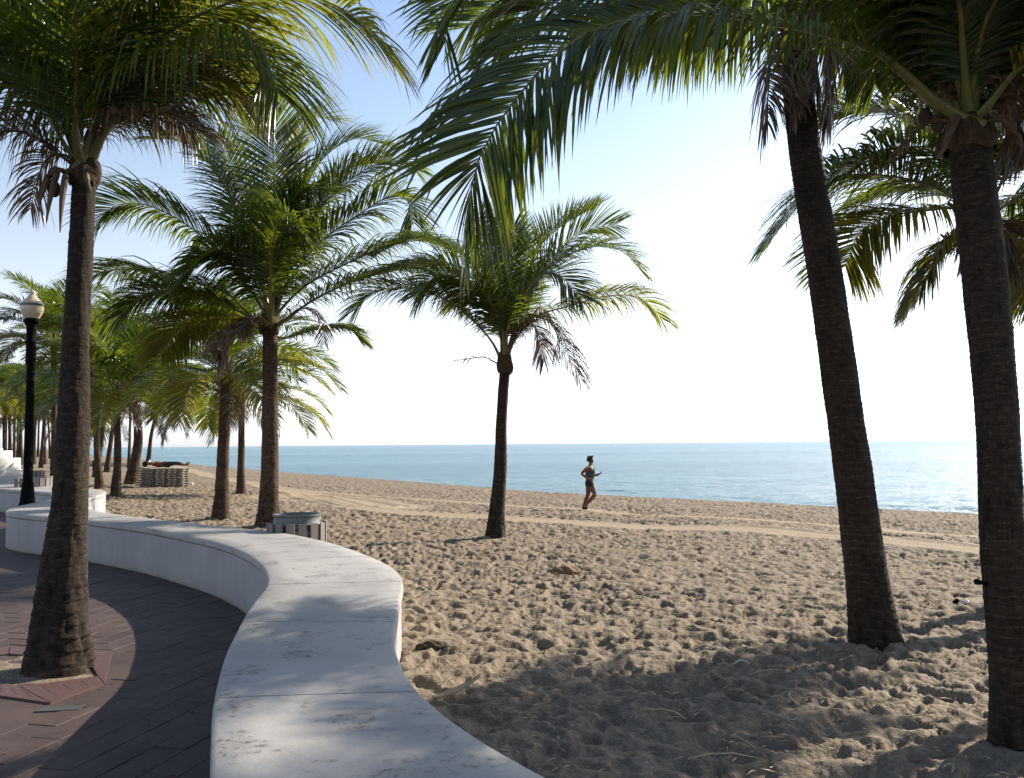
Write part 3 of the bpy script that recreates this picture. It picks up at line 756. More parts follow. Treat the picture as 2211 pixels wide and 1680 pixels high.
# --- centre palm
bC = ground(1068, 1162)
near_palm('single thin trunked palm in the open sand left of the runner', bC,
 [(1073,1100),(1080,1020),(1082,930),(1086,850),(1090,800)], [.20,.145,.125,.115,.105,.10,.095], bC.y,
 [('green', [(1083,694),(1066,610),(1050,527),(1035,462)], .2, D_(droop=.6)),
  ('green', [(1096,700),(1106,577),(1112,480)], .9, D_(droop=.6)),
  ('green', [(1115,690),(1150,560),(1206,493),(1285,448)], .8, D_(droop=.25, vup=.5)),
  ('green', [(1120,690),(1173,587),(1223,552),(1290,532),(1345,544),(1388,590)], -.3, D_(droop=.8)),
  ('green', [(1125,680),(1190,570),(1260,500),(1330,485)], .4, D_(droop=.7)),
  ('yellow', [(1113,727),(1140,687),(1206,667),(1306,640),(1380,642),(1430,690)], .2, D_(droop=1.8)),
  ('dead', [(1106,727),(1156,684),(1200,710),(1223,760),(1250,812)], -.5, D_()),
  ('green', [(1070,694),(1023,627),(956,577),(889,570),(806,595)], -.2, D_(droop=1.0)),
  ('green', [(1066,744),(1023,694),(956,644),(873,622),(806,630),(766,670)], -.3, D_(droop=1.3)),
  ('green', [(1073,677),(1010,560),(945,520),(889,515),(820,545)], .5, D_(droop=1.2)),
  ('dead', [(1066,781),(1040,771),(985,779)], -.3, D_(ls=.35, n=14)),
  ('green', [(1080,690),(1020,610),(950,590),(900,640)], -1.2, D_(droop=1.2)),
  ('green', [(1100,690),(1150,610),(1200,590),(1250,640)], -1.2, D_(droop=1.2)),
  ('yellow', [(1075,690),(1050,640),(1010,620),(990,660)], 1.2, D_(droop=1.5)),
  ('green', [(1090,690),(1075,560),(1080,500)], 1.0, D_(droop=.8)),
  ('dead', [(1110,740),(1145,700),(1165,730),(1175,780)], .3, D_(ls=.8)),
 ], 1.02, mat='bark', seed=33, nleaf=140, rib=.036, sh=(.13,.45), step=.06, wid=.026)
# --- right leaning palm (crown just above the frame)
bD = ground(1895, 1385)
near_palm('dark leaning palm at the right, its crown cut off by the frame top', bD,
 [(1872,1240),(1850,1080),(1826,900),(1800,720),(1776,560),(1752,420),(1732,280),(1722,160),(1716,40)], [.20,.168,.155,.148,.142,.138,.134,.128,.122,.118], bD.y,
 [('dead', [(1700,50),(1670,80),(1660,180),(1655,260)], -.1, D_(ls=.7, n=60)),
  ('dead', [(1740,50),(1790,80),(1800,170),(1800,240)], -.1, D_(ls=.7, n=60)),
  ('dead', [(1710,60),(1705,120),(1715,230)], -.35, D_(ls=.5, n=60)),
  ('dead', [(1730,60),(1760,90),(1765,190)], -.3, D_(ls=.6, n=60)),
  ('green', [(1650,-40),(1540,-40),(1400,10),(1300,90)], .4, D_(droop=3.0)),
  ('green', [(1640,-60),(1500,-110),(1300,-80),(1120,-20),(1000,60)], -.3, D_(droop=1.2)),
  ('green', [(1660,-20),(1580,10),(1500,30),(1400,80)], .9, D_(droop=3.0)),
  ('green', [(1780,-60),(1860,-60),(1950,0),(2010,90)], .6, D_(droop=1.8)),
  ('green', [(1760,-90),(1830,-200),(1960,-240),(2120,-180)], 1.0, D_(droop=1.4)),
  ('green', [(1720,-90),(1700,-300),(1660,-460)], .5, D_()),
  ('green', [(1680,-90),(1560,-260),(1400,-330),(1230,-300)], .6, D_()),
  ('green', [(1760,-90),(1850,-300),(1950,-420)], -1.0, D_()),
  ('green', [(1790,-20),(1840,30),(1880,110),(1890,180)], .9, D_(droop=2.0, ls=.7)),
 ], 1.0, seed=44, nleaf=130, segs=6, rib=.036, sh=(.14,.3), step=.045, wid=.034, bumpy=.8)
# --- right foreground palm
bE = ground(2212, 1618)
def exE(root, o3, top):
    for k, (dx, L_) in enumerate([(-.2,.14),(.18,.12)]):
        spathe(root, o3, top+Vector((dx*.3, -.05, .05)), L_, dx, k)
    for k in range(2): coconut(root, o3, top+Vector((-.16-.04*(k%2), .0+.05*k, .10+.05*(k%3))), .045)
    mb = MB(); p0 = at(2135,1262,bE.y)-Vector(o3); p1 = at(2108,1256,bE.y-.05)-Vector(o3)
    mb.tube([p0, (p0+p1)/2, p1], [.01,.009,.016], 7); mb.build('bark_stub', M['black'], root)
near_palm('thick dark palm nearest the camera at the right edge of the frame', bE,
 [(2202,1480),(2182,1320),(2166,1180),(2160,1040),(2152,880),(2135,680),(2117,520),(2100,380),(2092,305)], [.175,.145,.125,.112,.105,.102,.103,.106,.108,.106,.104], bE.y,
 [('green', [(2010,215),(1900,115),(1770,70),(1500,28),(1290,62),(1168,151),(1065,282),(1026,370),(1006,475)], -.5, D_(start=.24, droop=1.0, ls=1.2, n=200, gaps=.02, wid=.023, twist=1.25, dprof=(4.5,.9))),
  ('green', [(2000,120),(1860,0),(1600,-60),(1330,-30),(1150,20),(1080,90)], .9, D_(start=.3, droop=2.5, n=150)),
  ('green', [(1985,100),(1960,-20),(1840,-140),(1500,-200),(1150,-130),(985,-10),(960,90)], .4, D_(start=.3, droop=1.0, n=150, twist=1.2)),
  ('green', [(2060,130),(2040,-60),(1990,-220),(1880,-330)], -.5, D_()),
  ('green', [(2110,150),(2140,0),(2190,-160),(2290,-300)], -.5, D_(start=.35)),
  ('green', [(2150,200),(2200,60),(2290,-60),(2450,-120)], -.3, D_(start=.35)),
  ('yellow', [(2140,220),(2210,140),(2320,110),(2480,200)], -.5, D_(start=.35, droop=1.5)),
  ('green', [(2080,140),(2070,-40),(2090,-220)], .8, D_()),
  ('green', [(2050,140),(2000,40),(1930,-20),(1850,-10)], 1.0, D_(droop=1.5)),
  ('green', [(2120,150),(2170,40),(2240,20),(2340,90)], 1.1, D_(droop=1.5)),
  ('green', [(2100,100),(2110,-60),(2150,-150)], 1.2, D_()),
  ('dead', [(2060,150),(2050,80),(2035,40),(1990,20)], -.2, D_(ls=.8)),
  ('dead', [(2110,160),(2130,90),(2160,60),(2190,110)], -.2, D_(ls=.7)),
  ('green', [(2070,120),(2030,20),(1960,-60),(1870,-60)], .3, D_(droop=1.6)),
  ('green', [(2080,120),(2070,0),(2040,-90),(1990,-120)], -.8, D_(droop=1.5)),
  ('green', [(2110,120),(2140,20),(2200,-50),(2280,-40)], -.8, D_(droop=1.6)),
  ('dead', [(2130,240),(2170,210),(2200,240),(2215,330)], .1, D_(ls=.6)),
  ('dead', [(2030,260),(1985,280),(1940,330),(1905,370)], -.1, D_(ls=.12, n=16)),
  ('dead', [(2060,180),(2040,120),(2030,60),(2000,30)], .3, D_(ls=.6)),
  ('green', [(2050,170),(1985,90),(1960,60),(1900,60)], .6, D_(droop=1.9, ls=.8)),
 ], .70, seed=55, nleaf=130, segs=6, rib=.034, extra=exE, sh=(.125,.2), step=.034, wid=.028, bumpy=.7)
# --- palm hidden behind the right foreground trunk
bF = ground(2166, 1316)
near_palm('palm half hidden behind the thick right trunk, fronds spreading to its left', bF,
 [(2164,1150),(2158,950),(2146,760),(2132,600),(2126,480)], [.13,.095,.085,.08,.078,.075], bF.y,
 [('green', [(2009,400),(1872,376),(1778,390),(1727,442),(1680,500)], -.2, D_(droop=1.3)),
  ('yellow', [(2060,340),(1966,262),(1911,244),(1841,240),(1775,262)], .5, D_(droop=1.2)),
  ('yellow', [(2060,450),(2000,455),(1911,470),(1856,504),(1825,575)], -.3, D_(droop=1.5)),
  ('yellow', [(2080,500),(2035,530),(2005,590),(1975,650)], -.1, D_(droop=1.8, ls=.7)),
  ('green', [(2060,360),(1990,320),(1900,325),(1815,380)], -.6, D_(droop=1.4)),
  ('green', [(2100,400),(2060,300),(2000,220),(1900,190)], 1.0, D_(droop=1.0)),
  ('green', [(2150,420),(2200,330),(2290,280),(2400,300)], .2, D_(droop=1.2)),
  ('green', [(2160,450),(2220,420),(2300,440),(2370,520)], -.2, D_(droop=1.6)),
  ('green', [(2130,400),(2150,280),(2200,180)], .8, D_()),
  ('yellow', [(2160,480),(2195,480),(2230,540),(2250,620)], .3, D_(droop=1.8)),
  ('dead', [(2110,470),(2085,500),(2080,570)], -.2, D_(ls=.5)),
  ('green', [(2110,400),(2080,260),(2060,150)], 1.0, D_()),
  ('green', [(2040,420),(1960,410),(1880,430)], 1.5, D_(droop=1.3)),
  ('dead', [(2150,480),(2175,500),(2185,590)], 0, D_(ls=.5)),
 ], 1.0, seed=66, nleaf=150, segs=5, rib=.028, sh=(.1,.25), step=.05, wid=.025)

# --- generic palms from a library of fronds -----------------------------------
LIB = {}
def lib_frond(kind, seed, elev, bend, n=84):
    r = np.random.default_rng(seed)
    t = np.linspace(0, 1, 8); a = elev - bend*t**1.3
    P = [np.zeros(3)]
    for q in a[:-1]: P.append(P[-1] + np.array([math.cos(q), 0, math.sin(q)])/7)
    side = r.normal(0, .08); P = np.array(P); P[:,1] += side*t**2
    V, F, A_, C, T = frond_arrays(P, .33, n, 3, droop=(1.2 if kind != 'dead' else 2.8), wid=.013, r=r, dead=(kind=='dead'), fold=False)
    V2, F2 = rib_arrays(C, T, .010, 5, 10)
    mi = np.concatenate([np.zeros(len(F), int), np.ones(len(F2), int)])
    me = np_mesh('frond', np.vstack([V, V2]), np.vstack([F, F2+len(V)]), [M[kind], M['midrib_dead' if kind=='dead' else 'midrib']], True, mi)
    add_attr(me, 'leaf', np.vstack([A_, np.tile([.5,0,0], (len(V2),1))])); return me
for kind in ('green','yellow','dead'):
    for k, (e, b) in enumerate([(80,70),(62,85),(45,95),(25,90),(5,80),(-20,60)]):
        LIB[kind, k] = [lib_frond(kind, 100+k*7+q+hash(kind)%1*0, R(e), R(b)) for q in range(2 if kind != 'dead' else 1)]
def wild_palm(label, base, top, leanmid, r_base, length, seed, nf=20, dead=4, yel=3, group='palms receding along the promenade', mat='bark_warm', low=True):
    rr = random.Random(seed)
    root = empty('palm_tree', base); tag(root, label, 'palm tree', group)
    mid = (Vector(base)+Vector(top))/2 + Vector((leanmid,0,0))
    trunk(root, tuple(base), [Vector(base)-Vector((0,0,.15)), mid, Vector(top)], [r_base*1.3, r_base*.85, r_base*.75, r_base*.7], .12, 14, mat, 1.0, seed%50, rings=90)
    sheath(root, tuple(base), Vector(top)-Vector((0,0,.05)), r_base*.95, .4, seed)
    loc = Vector(top)-Vector(base)+Vector((0,0,.15))
    for i in range(nf):
        t = (i+.5)/nf; tier = min(5, int(t*5.2)) 
        kind = 'green'
        if i >= nf-dead: kind = 'dead'; tier = rr.choice([4,5])
        elif i >= nf-dead-yel: kind = 'yellow'; tier = rr.choice([3,4])
        me = rr.choice(LIB[kind, tier]); o = link('frond', me, root)
        o.location = loc; L_ = length*rr.uniform(.85,1.1)*(.75 if kind == 'dead' else 1)
        o.scale = (L_,)*3; o.rotation_euler = (rr.uniform(-.15,.15), rr.uniform(-.1,.1), i*2.399+rr.uniform(-.3,.3)+seed)
        if kind != 'green': o['label'] = 'yellowing frond' if kind == 'yellow' else 'dry brown frond'
    return root
def wp(label, bx, by, tx, ty, wpx, lpx, seed, mid=0, z=None, **kw):
    b = ground(bx, by, z); t = at(tx, ty, b.y); k = b.y/FPX
    return wild_palm(label, b, t, mid*k, wpx*k/2, lpx*k, seed, **kw)
wp('brown trunked palm with yellow fronds left of the wide crowned palm', 476,1121, 488,830, 32,250, 3, nf=32, dead=9, yel=7)
wp('slim palm standing between the two thicker trunks, bright green low fronds', 520,1067, 522,872, 18,205, 4, nf=26, dead=3, yel=7)
wp('palm with a bulging foot curving up beside the stacked loungers', 280,1046, 292,858, 24,190, 5, mid=12, nf=28, dead=7, yel=3)
wp('reddish palm just beyond the end of the seat wall bend', 250,1074, 252,868, 19,200, 6, mid=3, nf=26, dead=4, yel=4)
wp('pale straight palm trunk next to the black post', 216,1055, 208,868, 17,180, 7, mid=-3, nf=24, dead=3, yel=3)
wp('leaning palm behind the pale trunk near the black post', 230,1019, 246,905, 12,100, 8, nf=16, dead=3, yel=3)
wp('thin distant palm trunk left of the curving palm', 278,1011, 282,880, 7,95, 9, nf=14, dead=3, yel=3)
wp('distant leaning palm with a drooping brown skirt beyond the loungers', 320,1000, 345,868, 9,85, 10, mid=-5, nf=16, dead=9, yel=2)
wp('tall palm whose crown rises behind the street lamp', 118,1026, 116,752, 15,180, 12, nf=24, dead=3, yel=3)
wp('bright green palm filling the gap right of the foreground trunk', 206,1030, 240,800, 13,190, 13, nf=26, dead=2, yel=3)
wp('slim palm on the sand with a crown behind the big left trunk', 143,1020, 160,790, 12,150, 14, nf=18, dead=3, yel=3)
wp('dark slanting palm in the far row behind the lamp post', 88,1010, 97,880, 8,100, 15, nf=16, dead=3, yel=2)
far = [(96,1002,95,880,9,95),(72,1002,78,865,8,90),(58,1000,56,868,8,90),(45,1003,44,862,9,95),(30,998,32,880,7,85),(22,1000,20,868,8,90),(10,1000,8,872,8,90),(-8,1000,-10,862,8,95),(-30,1005,-28,850,9,100),(38,988,38,900,5,60),(66,988,64,902,5,60),(12,990,14,895,5,65),(82,987,84,905,5,55),(108,990,104,900,5,60),(-55,1005,-60,840,10,110),(132,990,130,900,5,60),(160,992,164,905,5,60)]
fl = ['short far palm between the lamp post and the big left trunk','far row palm just right of the lamp post','far row palm close behind the black lamp post','far row palm directly left of the lamp post','small far palm second from the lamp post on its left','far palm above the white stepped pedestal','far palm rising behind the top of the white pedestal','palm cut by the left edge of the frame','palm beyond the left edge of the frame','tiny distant palm left of the lamp post','tiny distant palm right behind the lamp post','tiny distant palm over the white pedestal','tiny distant palm in the gap before the big trunk','small distant palm nearest the big left trunk','large palm outside the left edge','tiny distant palm hidden by the left trunk','tiny distant palm right of the left trunk']
for k, q in enumerate(far):
    wp(fl[k], *q, 20+k, nf=14, dead=2, yel=2)
# palms beyond the right edge whose shade falls on the sand in view
GX = 'palms standing to the right of the view'
wild_palm('palm just outside the right edge shading the near wall', (6.25,7.95,.0), (6.3,8.0,4.7), .05, .13, 1.65, 62, nf=24, dead=3, group=GX)
wild_palm('palm beyond the right edge of the frame shading the sand', (6.5,9.65,-.05), (6.5,9.9,3.7), .1, .15, 1.35, 61, nf=22, dead=4, group=GX)

# ------------------------------------------------------------------ street lamp
def street_lamp():
    p = at(59, 1085, 17.3); x, y = p.x, p.y
    root = empty('street_lamp', (x,y,0)); tag(root, 'black promenade lamp post with a cream acorn globe', 'street lamp')
    zt_ = at(66, 690, 17.3).z
    MB().lathe([(.21,0),(.21,.28),(.19,.32),(.17,.5),(.135,.62),(.105,.95),(.095,1.0)], n=12).build('base', M['black'], root)
    MB().lathe([(.088,1.0),(.072,zt_-.95),(.066,zt_-.9)], n=12).build('pole', M['black'], root)
    MB().lathe([(.085,zt_-.9),(.095,zt_-.86),(.09,zt_-.5),(.11,zt_-.45),(.085,zt_-.4),(.10,zt_-.1),(.145,zt_-.06),(.15,zt_),(.12,zt_+.015)], n=16).build('collar', M['black'], root)
    MB().lathe([(.13,zt_+.02),(.19,zt_+.12),(.208,zt_+.22),(.205,zt_+.30),(.17,zt_+.36),(.10,zt_+.43),(.075,zt_+.47),(.05,zt_+.49),(.06,zt_+.52),(.045,zt_+.56),(.005,zt_+.585)], n=28).build('globe', M['globe'], root)
    MB().lathe([(.2135,zt_+.262),(.2165,zt_+.27),(.2165,zt_+.30),(.2095,zt_+.308)], n=28, caps=False).build('globe_band', M['steel'], root)
street_lamp()

# ------------------------------------------------------------------ slatted bins
def slat_bin(label, x, y, z0, r, h, rz, n=16, drum=True, sw=.7):
    root = empty('slatted_bin', (x,y,z0), rz); tag(root, label, 'litter bin', 'slatted bins along the wall')
    w_ = 2*math.pi*r/n*sw
    mb = MB(); mb.box((0,0,0), (.02, w_, h), bevel=.003)
    s0 = mb.build('slat', M['slat'], root, False)
    for i in range(n):
        a = 2*math.pi*i/n
        o = s0 if i == 0 else s0.copy()
        if i: COL.objects.link(o); o.parent = root
        o.location = (r*math.cos(a), r*math.sin(a), h/2+.02+random.uniform(-.006,.006)); o.rotation_euler = (0,0,a)
    for zz in (.12, h-.1):
        MB().lathe([(r-.035,zz-.02),(r-.012,zz-.02),(r-.012,zz+.02),(r-.035,zz+.02)], n=32, caps=False).build('hoop', M['steel'], root)
    if drum:
        d = MB(); d.lathe([(r*.8,.02),(r*.8,h-.02),(r*.83,h),(r*.8,h+.02),(r*.8,h+.09),(r*.84,h+.1),(r*.84,h+.12),(r*.79,h+.12),(r*.77,h+.1),(r*.77,h-.15)], n=32, caps=False).build('drum', M['steel'], root)
        MB().lathe([(.01,h-.14),(r*.76,h-.15)], n=32, caps=False).build('liner', M['black'], root)
p = at(641, 1167, 11.2); slat_bin('grey slatted litter bin with a steel drum behind the wall bend', p.x, p.y, .1, .355, .58, R(7), 15)
p = at(72, 1050, 24.5); slat_bin('wide white slatted bin behind the wall near the lamp post', p.x, p.y, .0, .45, .82, .2, 16, False, .8)
p = at(84, 1030, 30); slat_bin('smaller slatted bin standing behind the wide white bin', p.x, p.y, .1, .17, .78, .2, 9, False, .8)

# ------------------------------------------------------------------ stepped white pedestal
def pedestal():
    x, y = -18.35, 31.0
    root = empty('stepped_pedestal', (x,y,0)); tag(root, 'white round stepped pedestal at the far left end of the wall', 'pedestal')
    def tier(r, z0, z1, nm): MB().lathe([(r,z0),(r,z1-.02),(r-.006,z1-.006),(r-.02,z1)], n=48).build(nm, M['white_paint'], root)
    tier(1.55, -.1, .74, 'plinth'); tier(1.30, .742, .90, 'slab'); tier(1.06, .902, 1.32, 'tier'); tier(.80, 1.322, 1.58, 'tier'); tier(.5, 1.582, 1.67, 'tier')
pedestal()
# black post
p = ground(202, 1016); h = .80
root = empty('post', p); tag(root, 'short black post standing in the sand by the pale palm trunk', 'post')
MB().lathe([(.10,-.1),(.095,h-.06),(.11,h-.05),(.11,h),(.02,h+.04)], n=12).build('shaft', M['black'], root)
# low wall or bank far away
p0, p1 = ground(178, 1006), ground(292, 1008)
mb = MB(); dd = (p1-p0); c = (p0+p1)/2
n = 24; V=[]; F=[]
for i in range(n+1):
    q = p0.lerp(p1, i/n); hh = .62*(1-.5*i/n)+.06*math.sin(i*1.7)
    for (ox, oz) in ((-.9,-.2),(-.5,.7),(0,1),(.5,.8),(1.0,-.2)): V.append((q.x, q.y+ox*1.6, q.z+oz*hh))
for i in range(n):
    for j in range(4): F.append((i*5+j, i*5+5+j, i*5+6+j, i*5+j+1))
o = link('sand_bank', np_mesh('sand_bank', V, F, [M['groyne']])); tag(o, kind='structure')

# ------------------------------------------------------------------ people
def skin_mesh(V, E, Rd, name, mat, parent, sub=2, root=0):
    me = bpy.data.meshes.new('tmp'); me.from_pydata([tuple(v) for v in V], E, []); me.update()
    o = bpy.data.objects.new('tmp', me); COL.objects.link(o)
    sm = o.modifiers.new('s', 'SKIN'); sm.use_smooth_shade = True; sm.branch_smoothing = .6
    ly = me.skin_vertices[0] if me.skin_vertices else None
    if ly is None:
        bm = bmesh.new(); bm.from_mesh(me); bm.verts.layers.skin.verify(); bm.to_mesh(me); bm.free(); ly = me.skin_vertices[0]
    for i, rr in enumerate(Rd):
        ly.data[i].radius = tuple(1.16*q for q in ((rr, rr) if not hasattr(rr, '__len__') else rr))
        ly.data[i].use_root = (i == root)
    ss = o.modifiers.new('u', 'SUBSURF'); ss.levels = sub; ss.render_levels = sub
    dg = bpy.context.evaluated_depsgraph_get(); dg.update()
    m2 = bpy.data.meshes.new_from_object(o.evaluated_get(dg)); bpy.data.objects.remove(o)
    m2.name = name; m2.materials.clear(); m2.materials.append(mat)
    for p_ in m2.polygons: p_.use_smooth = True
    return link(name, m2, parent)
class Fig:
    def __init__(s): s.V=[]; s.E=[]; s.R=[]
    def v(s, p, r, link_=None):
        s.V.append(p); s.R.append(r); i = len(s.V)-1
        if link_ is not None: s.E.append((link_, i))
        return i
    def chain(s, start, pts):
        k = start
        for p, r in pts: k = s.v(p, r, k)
        return k
    def hand(s, wrist, d, side=1, scale=1.0):
        """palm and five curled fingers from the wrist along d"""
        d = Vector(d).normalized(); W = Vector(s.V[wrist]); N = d.cross(Vector((0,1,0))); 
        if N.length < .2: N = Vector((1,0,0))
        N.normalize(); B = d.cross(N).normalized()
        k = s.v(tuple(W+d*.035*scale), (.018,.026), wrist); k2 = s.v(tuple(W+d*.075*scale), (.013,.030), k)
        for q, L_ in zip((-1.5,-.5,.5,1.5), (.05,.062,.058,.045)):
            b = W+d*.09*scale+B*q*.018; c = b+d*L_*.55+N*.012*side; e = c+d*L_*.25+N*.035*side
            s.chain(k2, [(tuple(b), .0085), (tuple(c), .008), (tuple(e), .007)])
        t = W+d*.045*scale+B*-.035; s.chain(k, [(tuple(t), .010), (tuple(t+d*.035+N*.02*side), .008)])
def runner():
    g = ground(1258, 1099); o3 = Vector((g.x+.17, g.y, float(zt(g.x, g.y))+.0))
    root = empty('person', o3); tag(root, 'runner in black shorts and grey top jogging right along the water', 'person')
    f = Fig()
    pel = f.v((.035,0,.83), (.115,.145)); wa = f.v((.05,0,.97), (.085,.115), pel); ch = f.v((.075,0,1.12), (.095,.14), wa); up = f.v((.075,0,1.235), (.07,.12), ch)
    nk = f.v((.09,0,1.31), .048, up); hd0 = f.v((.10,0,1.375), .062, nk); hd = f.v((.11,0,1.44), (.086,.074), hd0); x_ = f.v((.105,0,1.50), (.066,.06), hd); f.v((.105,0,1.535), (.03,.03), x_)
    f.v((.185,0,1.415), .014, hd)                                   # nose
    sn = f.v((.0,-.15,1.235), .052, up); e = f.chain(sn, [((-.11,-.205,1.15),.044),((-.215,-.22,1.05),.036),((-.10,-.21,.97),.036),((.0,-.20,.90),.025)]); f.hand(e, (1,.0,-.35), 1, .7)
    sf = f.v((.15,.14,1.22), .050, up); e = f.chain(sf, [((.185,.19,1.10),.040),((.20,.20,.985),.035),((.29,.18,.995),.034),((.35,.16,1.02),.024)]); f.hand(e, (1,0,.5), 1, .6)
    # near leg drives forward, shin trails
    f.chain(pel, [((.06,-.085,.74),(.105,.10)),((.13,-.09,.58),.082),((.195,-.09,.43),.056),((.10,-.09,.32),.056),((.01,-.09,.22),.046),((-.075,-.09,.125),.030),((-.10,-.09,.075),.034),((-.06,-.09,.03),.026),((-.035,-.09,.005),.020)])
    # far leg pushes off
    f.chain(pel, [((.03,.085,.72),(.10,.10)),((.02,.09,.54),.078),((.005,.09,.40),.053),((-.05,.09,.29),.055),((-.10,.09,.17),.040),((-.145,.09,.08),.028),((-.165,.09,.035),.034),((-.12,.09,.012),.028),((-.07,.09,.008),.020)])
    skin_mesh(f.V, f.E, f.R, 'body', M['skin'], root)
    h = Fig(); a = h.v((.09,0,1.475), (.090,.080)); b = h.v((.085,0,1.525), (.066,.06), a); h.v((.082,0,1.55), (.03,.03), b); b = h.v((.06,0,1.42), (.055,.066), a); h.v((.045,0,1.37), (.03,.045), b); skin_mesh(h.V, h.E, h.R, 'hair', M['hair'], root)
    t = Fig(); z_ = t.v((.042,0,.87), (.108,.136)); a = t.v((.05,0,.93), (.100,.130), z_); b = t.v((.06,0,1.0), (.095,.128), a); c = t.v((.078,0,1.11), (.108,.152), b); t.v((.078,0,1.20), (.088,.128), c); skin_mesh(t.V, t.E, t.R, 'tank_top', M['tank'], root)
    q = Fig(); a = q.v((.04,0,.90), (.115,.140)); b = q.v((.035,0,.82), (.132,.162), a)
    q.chain(b, [((.062,-.085,.74),.118),((.105,-.09,.64),.104)]); q.chain(b, [((.032,.085,.73),.112),((.025,.09,.63),.100)])
    skin_mesh(q.V, q.E, q.R, 'shorts', M['shorts'], root)
    for nm, pts in (('shoe', [(-.105,-.09,.085),(-.075,-.09,.03),(-.03,-.09,.0)]), ('shoe', [(-.17,.09,.04),(-.12,.09,.012),(-.06,.09,.01)])):
        k = Fig(); a = k.v(pts[0], (.042,.04)); a = k.v(pts[1], (.036,.042), a); k.v(pts[2], (.026,.036), a); skin_mesh(k.V, k.E, k.R, nm, M['hair'], root)
runner()
# stack of loungers with a person lying on it
def loungers():
    g0 = ground(352, 1051); g = Vector((g0.x, g0.y, g0.z)); k = g.y/FPX; NL = 8; H = 40*k/NL; Ln = 98*k; W = .66
    proto = None
    for i in range(NL):
        z = g.z + i*H - .02
        root = empty('sun_lounger', (g.x+random.uniform(-.02,.02), g.y, z), random.uniform(-.02,.02))
        pos = ['lowest','second from the bottom','third from the bottom','fourth from the bottom','fifth from the bottom','third from the top','second from the top','topmost'][i]
        tag(root, 'beige slatted beach lounger, %s of the stack on the sand' % pos, 'sun lounger', 'stacked beach loungers')
        if proto is None:
            ch = []
            for s in (-1,1):
                mb = MB(); mb.tube([(-Ln*.5,s*W/2,H*1.3),(-Ln*.42,s*W/2,H*1.0),(-Ln*.25,s*W/2,H*.7),(Ln*.3,s*W/2,H*.7),(Ln*.5,s*W/2,H*.7)], .032, 8); ch.append(mb.build('side_rail', M['lounger'], root))
                for q in (-.26,.0,.26,.45):
                    mb = MB(); mb.box((Ln*q, s*(W/2+.012), H*.36), (.17 if q < .4 else .08,.035,H*.70), bevel=.01); ch.append(mb.build('leg', M['lounger'], root))
            for j in range(15):
                x = -Ln*.46+j*Ln*.92/14; zz = H*(.72+.5*max(0,(-x/Ln-.25)*4)**1.2)
                mb = MB(); mb.box((0,0,0), (Ln*.92/14*.7, W, .02), bevel=.004); o = mb.build('slat', M['lounger'], root, False); o.location = (x,0,zz+.02); ch.append(o)
            proto = ch
        else:
            for c_ in proto: o = c_.copy(); COL.objects.link(o); o.parent = root
    ztop = g.z + NL*H + .05
    root = empty('person', (g.x, g.y, ztop)); tag(root, 'person sunbathing on the stack of loungers, white cloth over the face, dark trousers', 'person')
    f = Fig(); s_ = Ln/1.85
    pel = f.v((.08,0,.09), (.13,.10)); ch = f.v((-.22,0,.11), (.14,.115), pel); up = f.v((-.42,0,.13), (.15,.10), ch); nk = f.v((-.53,0,.15), .05, up); hd = f.v((-.64,0,.17), (.085,.09), nk); f.v((-.72,0,.18), .07, hd)
    for s in (-1,1):
        e = f.chain(up, [((-.44,s*.19,.12),.05),((-.25,s*.24,.14),.042),((-.12,s*.20,.17),.036),((-.02,s*.08,.22),.026)]); f.hand(e, (1,-s*.6,-.1))
        f.chain(pel, [((.14,s*.09,.10),.09),((.38,s*.11,.15),.07),((.58,s*.11,.17),.053),((.78,s*.11,.11),.05),((.98,s*.11,.08),.034),((1.06,s*.12,.09),.036),((1.09,s*.13,.17),.03),((1.11,s*.14,.23),.02)])
    skin_mesh(f.V, f.E, f.R, 'body', M['skin'], root)
    q = Fig(); a = q.v((-.42,0,.135), (.165,.115)); a = q.v((-.2,0,.115), (.155,.13), a); q.v((-.03,0,.10), (.145,.115), a); skin_mesh(q.V, q.E, q.R, 'shirt', M['red_cloth'], root)
    q = Fig(); b = q.v((.06,0,.095), (.145,.115))
    for s in (-1,1): q.chain(b, [((.16,s*.09,.105),.105),((.4,s*.11,.15),.085),((.6,s*.11,.165),.068),((.82,s*.11,.11),.062)])
    skin_mesh(q.V, q.E, q.R, 'trousers', M['plaid'], root)
    q = Fig(); a = q.v((-.58,0,.20), (.10,.12)); q.v((-.68,0,.24), (.09,.11), a); skin_mesh(q.V, q.E, q.R, 'face_cloth', M['towel'], root)
    q = Fig(); a = q.v((-.95,0,.10), (.04,.10)); a = q.v((-.8,0,.14), (.07,.13), a); q.v((-.7,0,.13), (.05,.12), a); o = skin_mesh(q.V, q.E, q.R, 'dark_bag', M['shorts'], None); o.location = root.location; tag(o, 'dark bag used as a pillow on top of the lounger stack', 'bag')
    b = ground(411, 1048); q = Fig(); a = q.v((-.18,0,.03), (.05,.06)); a = q.v((0,0,.05), (.07,.08), a); q.v((.15,0,.06), (.05,.06), a); o = skin_mesh(q.V, q.E, q.R, 'plastic_bag', M['bag'], None); o.location = b; tag(o, 'crumpled white bag on the sand right of the loungers', 'bag')
loungers()

